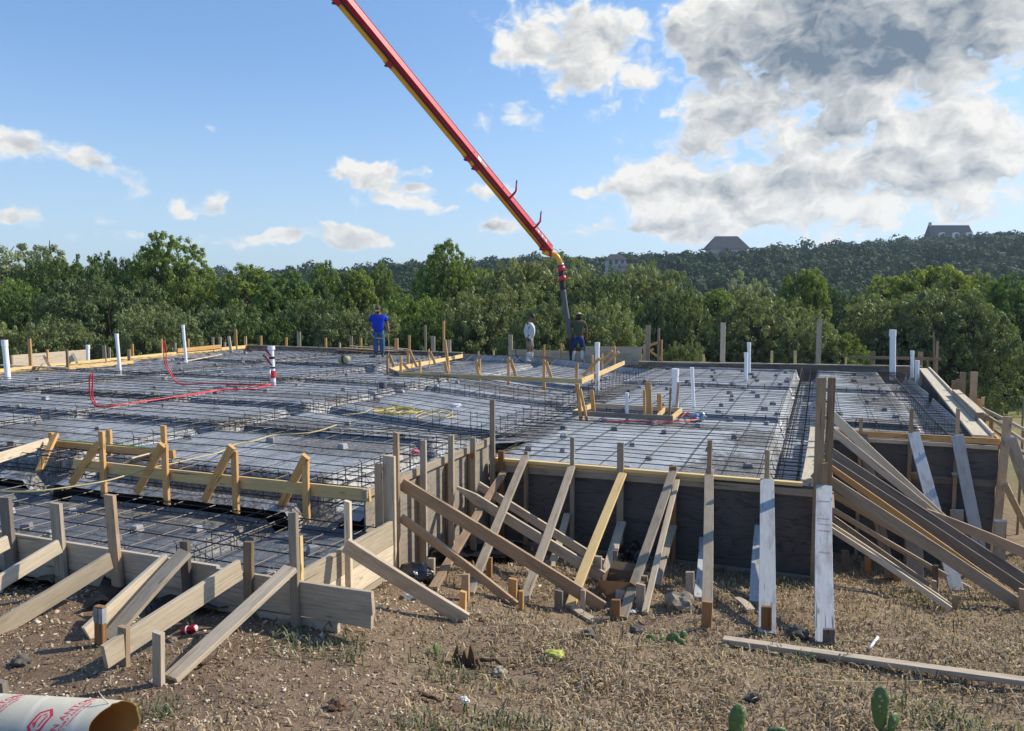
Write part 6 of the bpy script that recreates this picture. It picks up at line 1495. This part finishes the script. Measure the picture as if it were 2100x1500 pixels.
# ------------------------------------------------------------------ paper form tube with red print, lower left
def sono():
    R = .155; end = Vector((-1.82, 3.42, -.03 + R))
    # place so that the top of the tube sits on the photographed row
    tx = Vector((1, -.10, 0)).normalized(); M = Matrix(((tx.x, -tx.y, 0, end.x), (tx.y, tx.x, 0, end.y), (0, 0, 1, end.z), (0, 0, 0, 1)))
    root = thing('form_tube', end, 'pale cardboard concrete form tube with red printing and a torn open end', 'cardboard tube')
    n = 48; L = 1.3; v = []; f = []; rr = random.Random(3); prof = []
    for i in range(n):
        a = 2 * math.pi * i / n; jag = .012 * mnoise.noise(Vector((a * 3, 1, 0))) + .006 * rr.uniform(-1, 1); sl = -.05 * math.cos(a - 1.9) - .02; prof.append(jag + sl)
    for i in range(n):
        a = 2 * math.pi * i / n; k = 1 + .03 * math.sin(2 * a + .4)
        for x, r in ((-L, R), (-.1, R * k ** .3), (prof[i], R * k), (prof[i] - .001, (R - .006) * k), (-.1, R - .006), (-L, R - .006)): v.append((x, -math.sin(a) * r, math.cos(a) * r))
    out_f = []; in_f = []
    for i in range(n):
        j = (i + 1) % n
        for k in range(5): (out_f if k < 2 else in_f).append((i * 6 + k, i * 6 + k + 1, j * 6 + k + 1, j * 6 + k))
    link('tube_shell', mesh_py('tube_shell', v, [q[::-1] for q in out_f]), MAT['tubepaper'], M, root, True); link('tube_lining', mesh_py('tube_lining', v, [q[::-1] for q in in_f]), MAT['tubeinside'], M, root, True)
    # torn strip curling off the rim
    tp = []
    for k in range(7): a = -.35 + k * .05; tp.append(M @ Vector((prof[0] - .02 - .05 * math.sin(k * .5), -math.sin(a) * (R + .004), math.cos(a) * (R + .004))))
    tubeobj('paper_curl', [M @ Vector((-.02, 0, R)), M @ Vector((-.04, -.01, R + .03)), M @ Vector((-.07, 0, R + .055))], [.004, .003, .0015], 'tubepaper', root, 5)
    # blue plastic wrapped round the far end
    v = []; f = []
    for i in range(40):
        a = 2 * math.pi * i / 40
        for x in (-1.25, -.95, -.80 + .10 * math.cos(a) + .02 * rr.uniform(-1, 1)): v.append((x, -math.sin(a) * (R + .006 + .004 * rr.uniform(-1, 1)), math.cos(a) * (R + .006 + .004 * rr.uniform(-1, 1))))
    for i in range(40):
        j = (i + 1) % 40
        for k in range(2): f.append((i * 3 + k, j * 3 + k, j * 3 + k + 1, i * 3 + k + 1))
    link('blue_wrap', mesh_py('blue_wrap', v, f), MAT['wrapblue'], M, root, True)
    def onto(sx, sy):  # sx: along the print line (round the tube), sy: across lines
        pass
    def wrap(me_v, x0, a0, slant=.32):
        o = []
        for (tx_, ty_) in me_v:
            a = a0 + tx_ / R * 1.0; x = x0 - ty_ * 1.0 + tx_ * slant
            o.append((x, -math.cos(a) * -1 * 0 - math.sin(-a) * -1 * (R + .0016), math.cos(a) * (R + .0016)))
        return o
    def pr(x, a): return Vector((x, -math.sin(a) * (R + .0016), math.cos(a) * (R + .0016)))
    def text(s, size, x0, s0, m, name='printed_text'):
        c = bpy.data.curves.new(name, 'FONT'); c.body = s; c.size = size; c.resolution_u = 2; c.extrude = 0; c.space_character = 1.08; c.offset = size * .012
        t = bpy.data.objects.new(name, c); COL.objects.link(t); dg = bpy.context.evaluated_depsgraph_get(); dg.update(); me = bpy.data.meshes.new_from_object(t.evaluated_get(dg)); bpy.data.objects.remove(t)
        bm = bmesh.new(); bm.from_mesh(me); bmesh.ops.triangulate(bm, faces=bm.faces[:]); bmesh.ops.subdivide_edges(bm, edges=[e for e in bm.edges if e.calc_length() > .012], cuts=1)
        for v in bm.verts:
            a = (s0 - v.co.x) / R; v.co = pr(x0 + v.co.x * .42 - v.co.y, a)   # the line climbs round the tube towards its top, slanting right
        bm.normal_update()
        for fc in bm.faces:
            cc = fc.calc_center_median()
            if fc.normal.dot(Vector((0, cc.y, cc.z))) < 0: fc.normal_flip()
        bm.to_mesh(me); bm.free(); me.materials.clear(); link(name, me, MAT[m], M, root)
    def logo(x0, s0, k=1.0):
        segs = [[(-.042, 0), (-.018, .026), (.030, .026), (.046, 0), (.022, -.026), (-.026, -.026), (-.042, 0)], [(-.020, .004), (.0, .012), (.020, .012)], [(-.016, -.010), (.022, -.010)], [(-.012, .013), (-.004, .017)], [(.024, .006), (.028, -.002)]]
        vs = []; fs = []
        for n_, sg in enumerate(segs):
            w = .0042 if n_ == 0 else .0030
            for (p, q) in zip(sg[:-1], sg[1:]):
                p = Vector(p) * k; q = Vector(q) * k; d = (q - p).normalized(); nn = Vector((-d.y, d.x)) * w * k; p = p - d * w * .5; q = q + d * w * .5; N = 6; o = len(vs)
                for i in range(N + 1):
                    c = p.lerp(q, i / N)
                    for e in (c - nn, c + nn): vs.append(pr(x0 + e.x * .42 - e.y, (s0 - e.x) / R))
                for i in range(N): fs.append((o + i * 2, o + i * 2 + 1, o + i * 2 + 3, o + i * 2 + 2))
        me = mesh_py('printed_logo', vs, fs); bm = bmesh.new(); bm.from_mesh(me)
        for fc in bm.faces:
            cc = fc.calc_center_median(); fc.normal_update()
            if fc.normal.dot(Vector((0, cc.y, cc.z))) < 0: fc.normal_flip()
        bm.to_mesh(me); bm.free(); link('printed_logo', me, MAT['inkred'], M, root)
    for off in (0, -.36):
        logo(-.285 + off, .115, 1.25)
        text('SAN ANTONIO', .040, -.215 + off - .0, .20 - .0, 'inkred'); text('MASONRY AND STEEL', .020, -.190 + off, .19, 'inkred'); text('SUPPLY  CONCRETE FORM', .014, -.170 + off, .185, 'inkred')
        text('0.73', .026, -.49 + off * 1.2, .16, 'inkgrey')
    return root
simple('wrapblue', (.12, .19, .32), .3, 0, .6, 0, 14, .8, .02)
sono()
q = atg(2, 1450); tag(board('stake', q, q + Z * .16 + V * .0, .09, .04, V, 'dark', None), 'dark stake end above the paper tube at the left edge', 'stake', GS)

# ------------------------------------------------------------------ the air between here and the ridge
def haze():
    m = bpy.data.materials.new('air'); m.use_nodes = True; t = NT(m.node_tree); t.n.clear(); o = t.new('ShaderNodeOutputMaterial'); v = t.new('ShaderNodeVolumePrincipled')
    v.inputs['Color'].default_value = (.62, .80, 1, 1); v.inputs['Density'].default_value = .00024; v.inputs['Anisotropy'].default_value = .3
    t.link(v.outputs[0], o.inputs['Volume'])
    z0, z1 = -60, 75; vs = [(sx * 1700, 2100 if sy > 0 else -40, z) for z in (z0, z1) for sx, sy in ((-1, -1), (1, -1), (1, 1), (-1, 1))]
    h = link('haze', mesh_py('haze', vs, [(3, 2, 1, 0), (4, 5, 6, 7), (0, 1, 5, 4), (1, 2, 6, 5), (2, 3, 7, 6), (3, 0, 4, 7)]), m); tag(h, 'faint blue summer haze in the valley air', 'haze', kind='stuff')
haze()
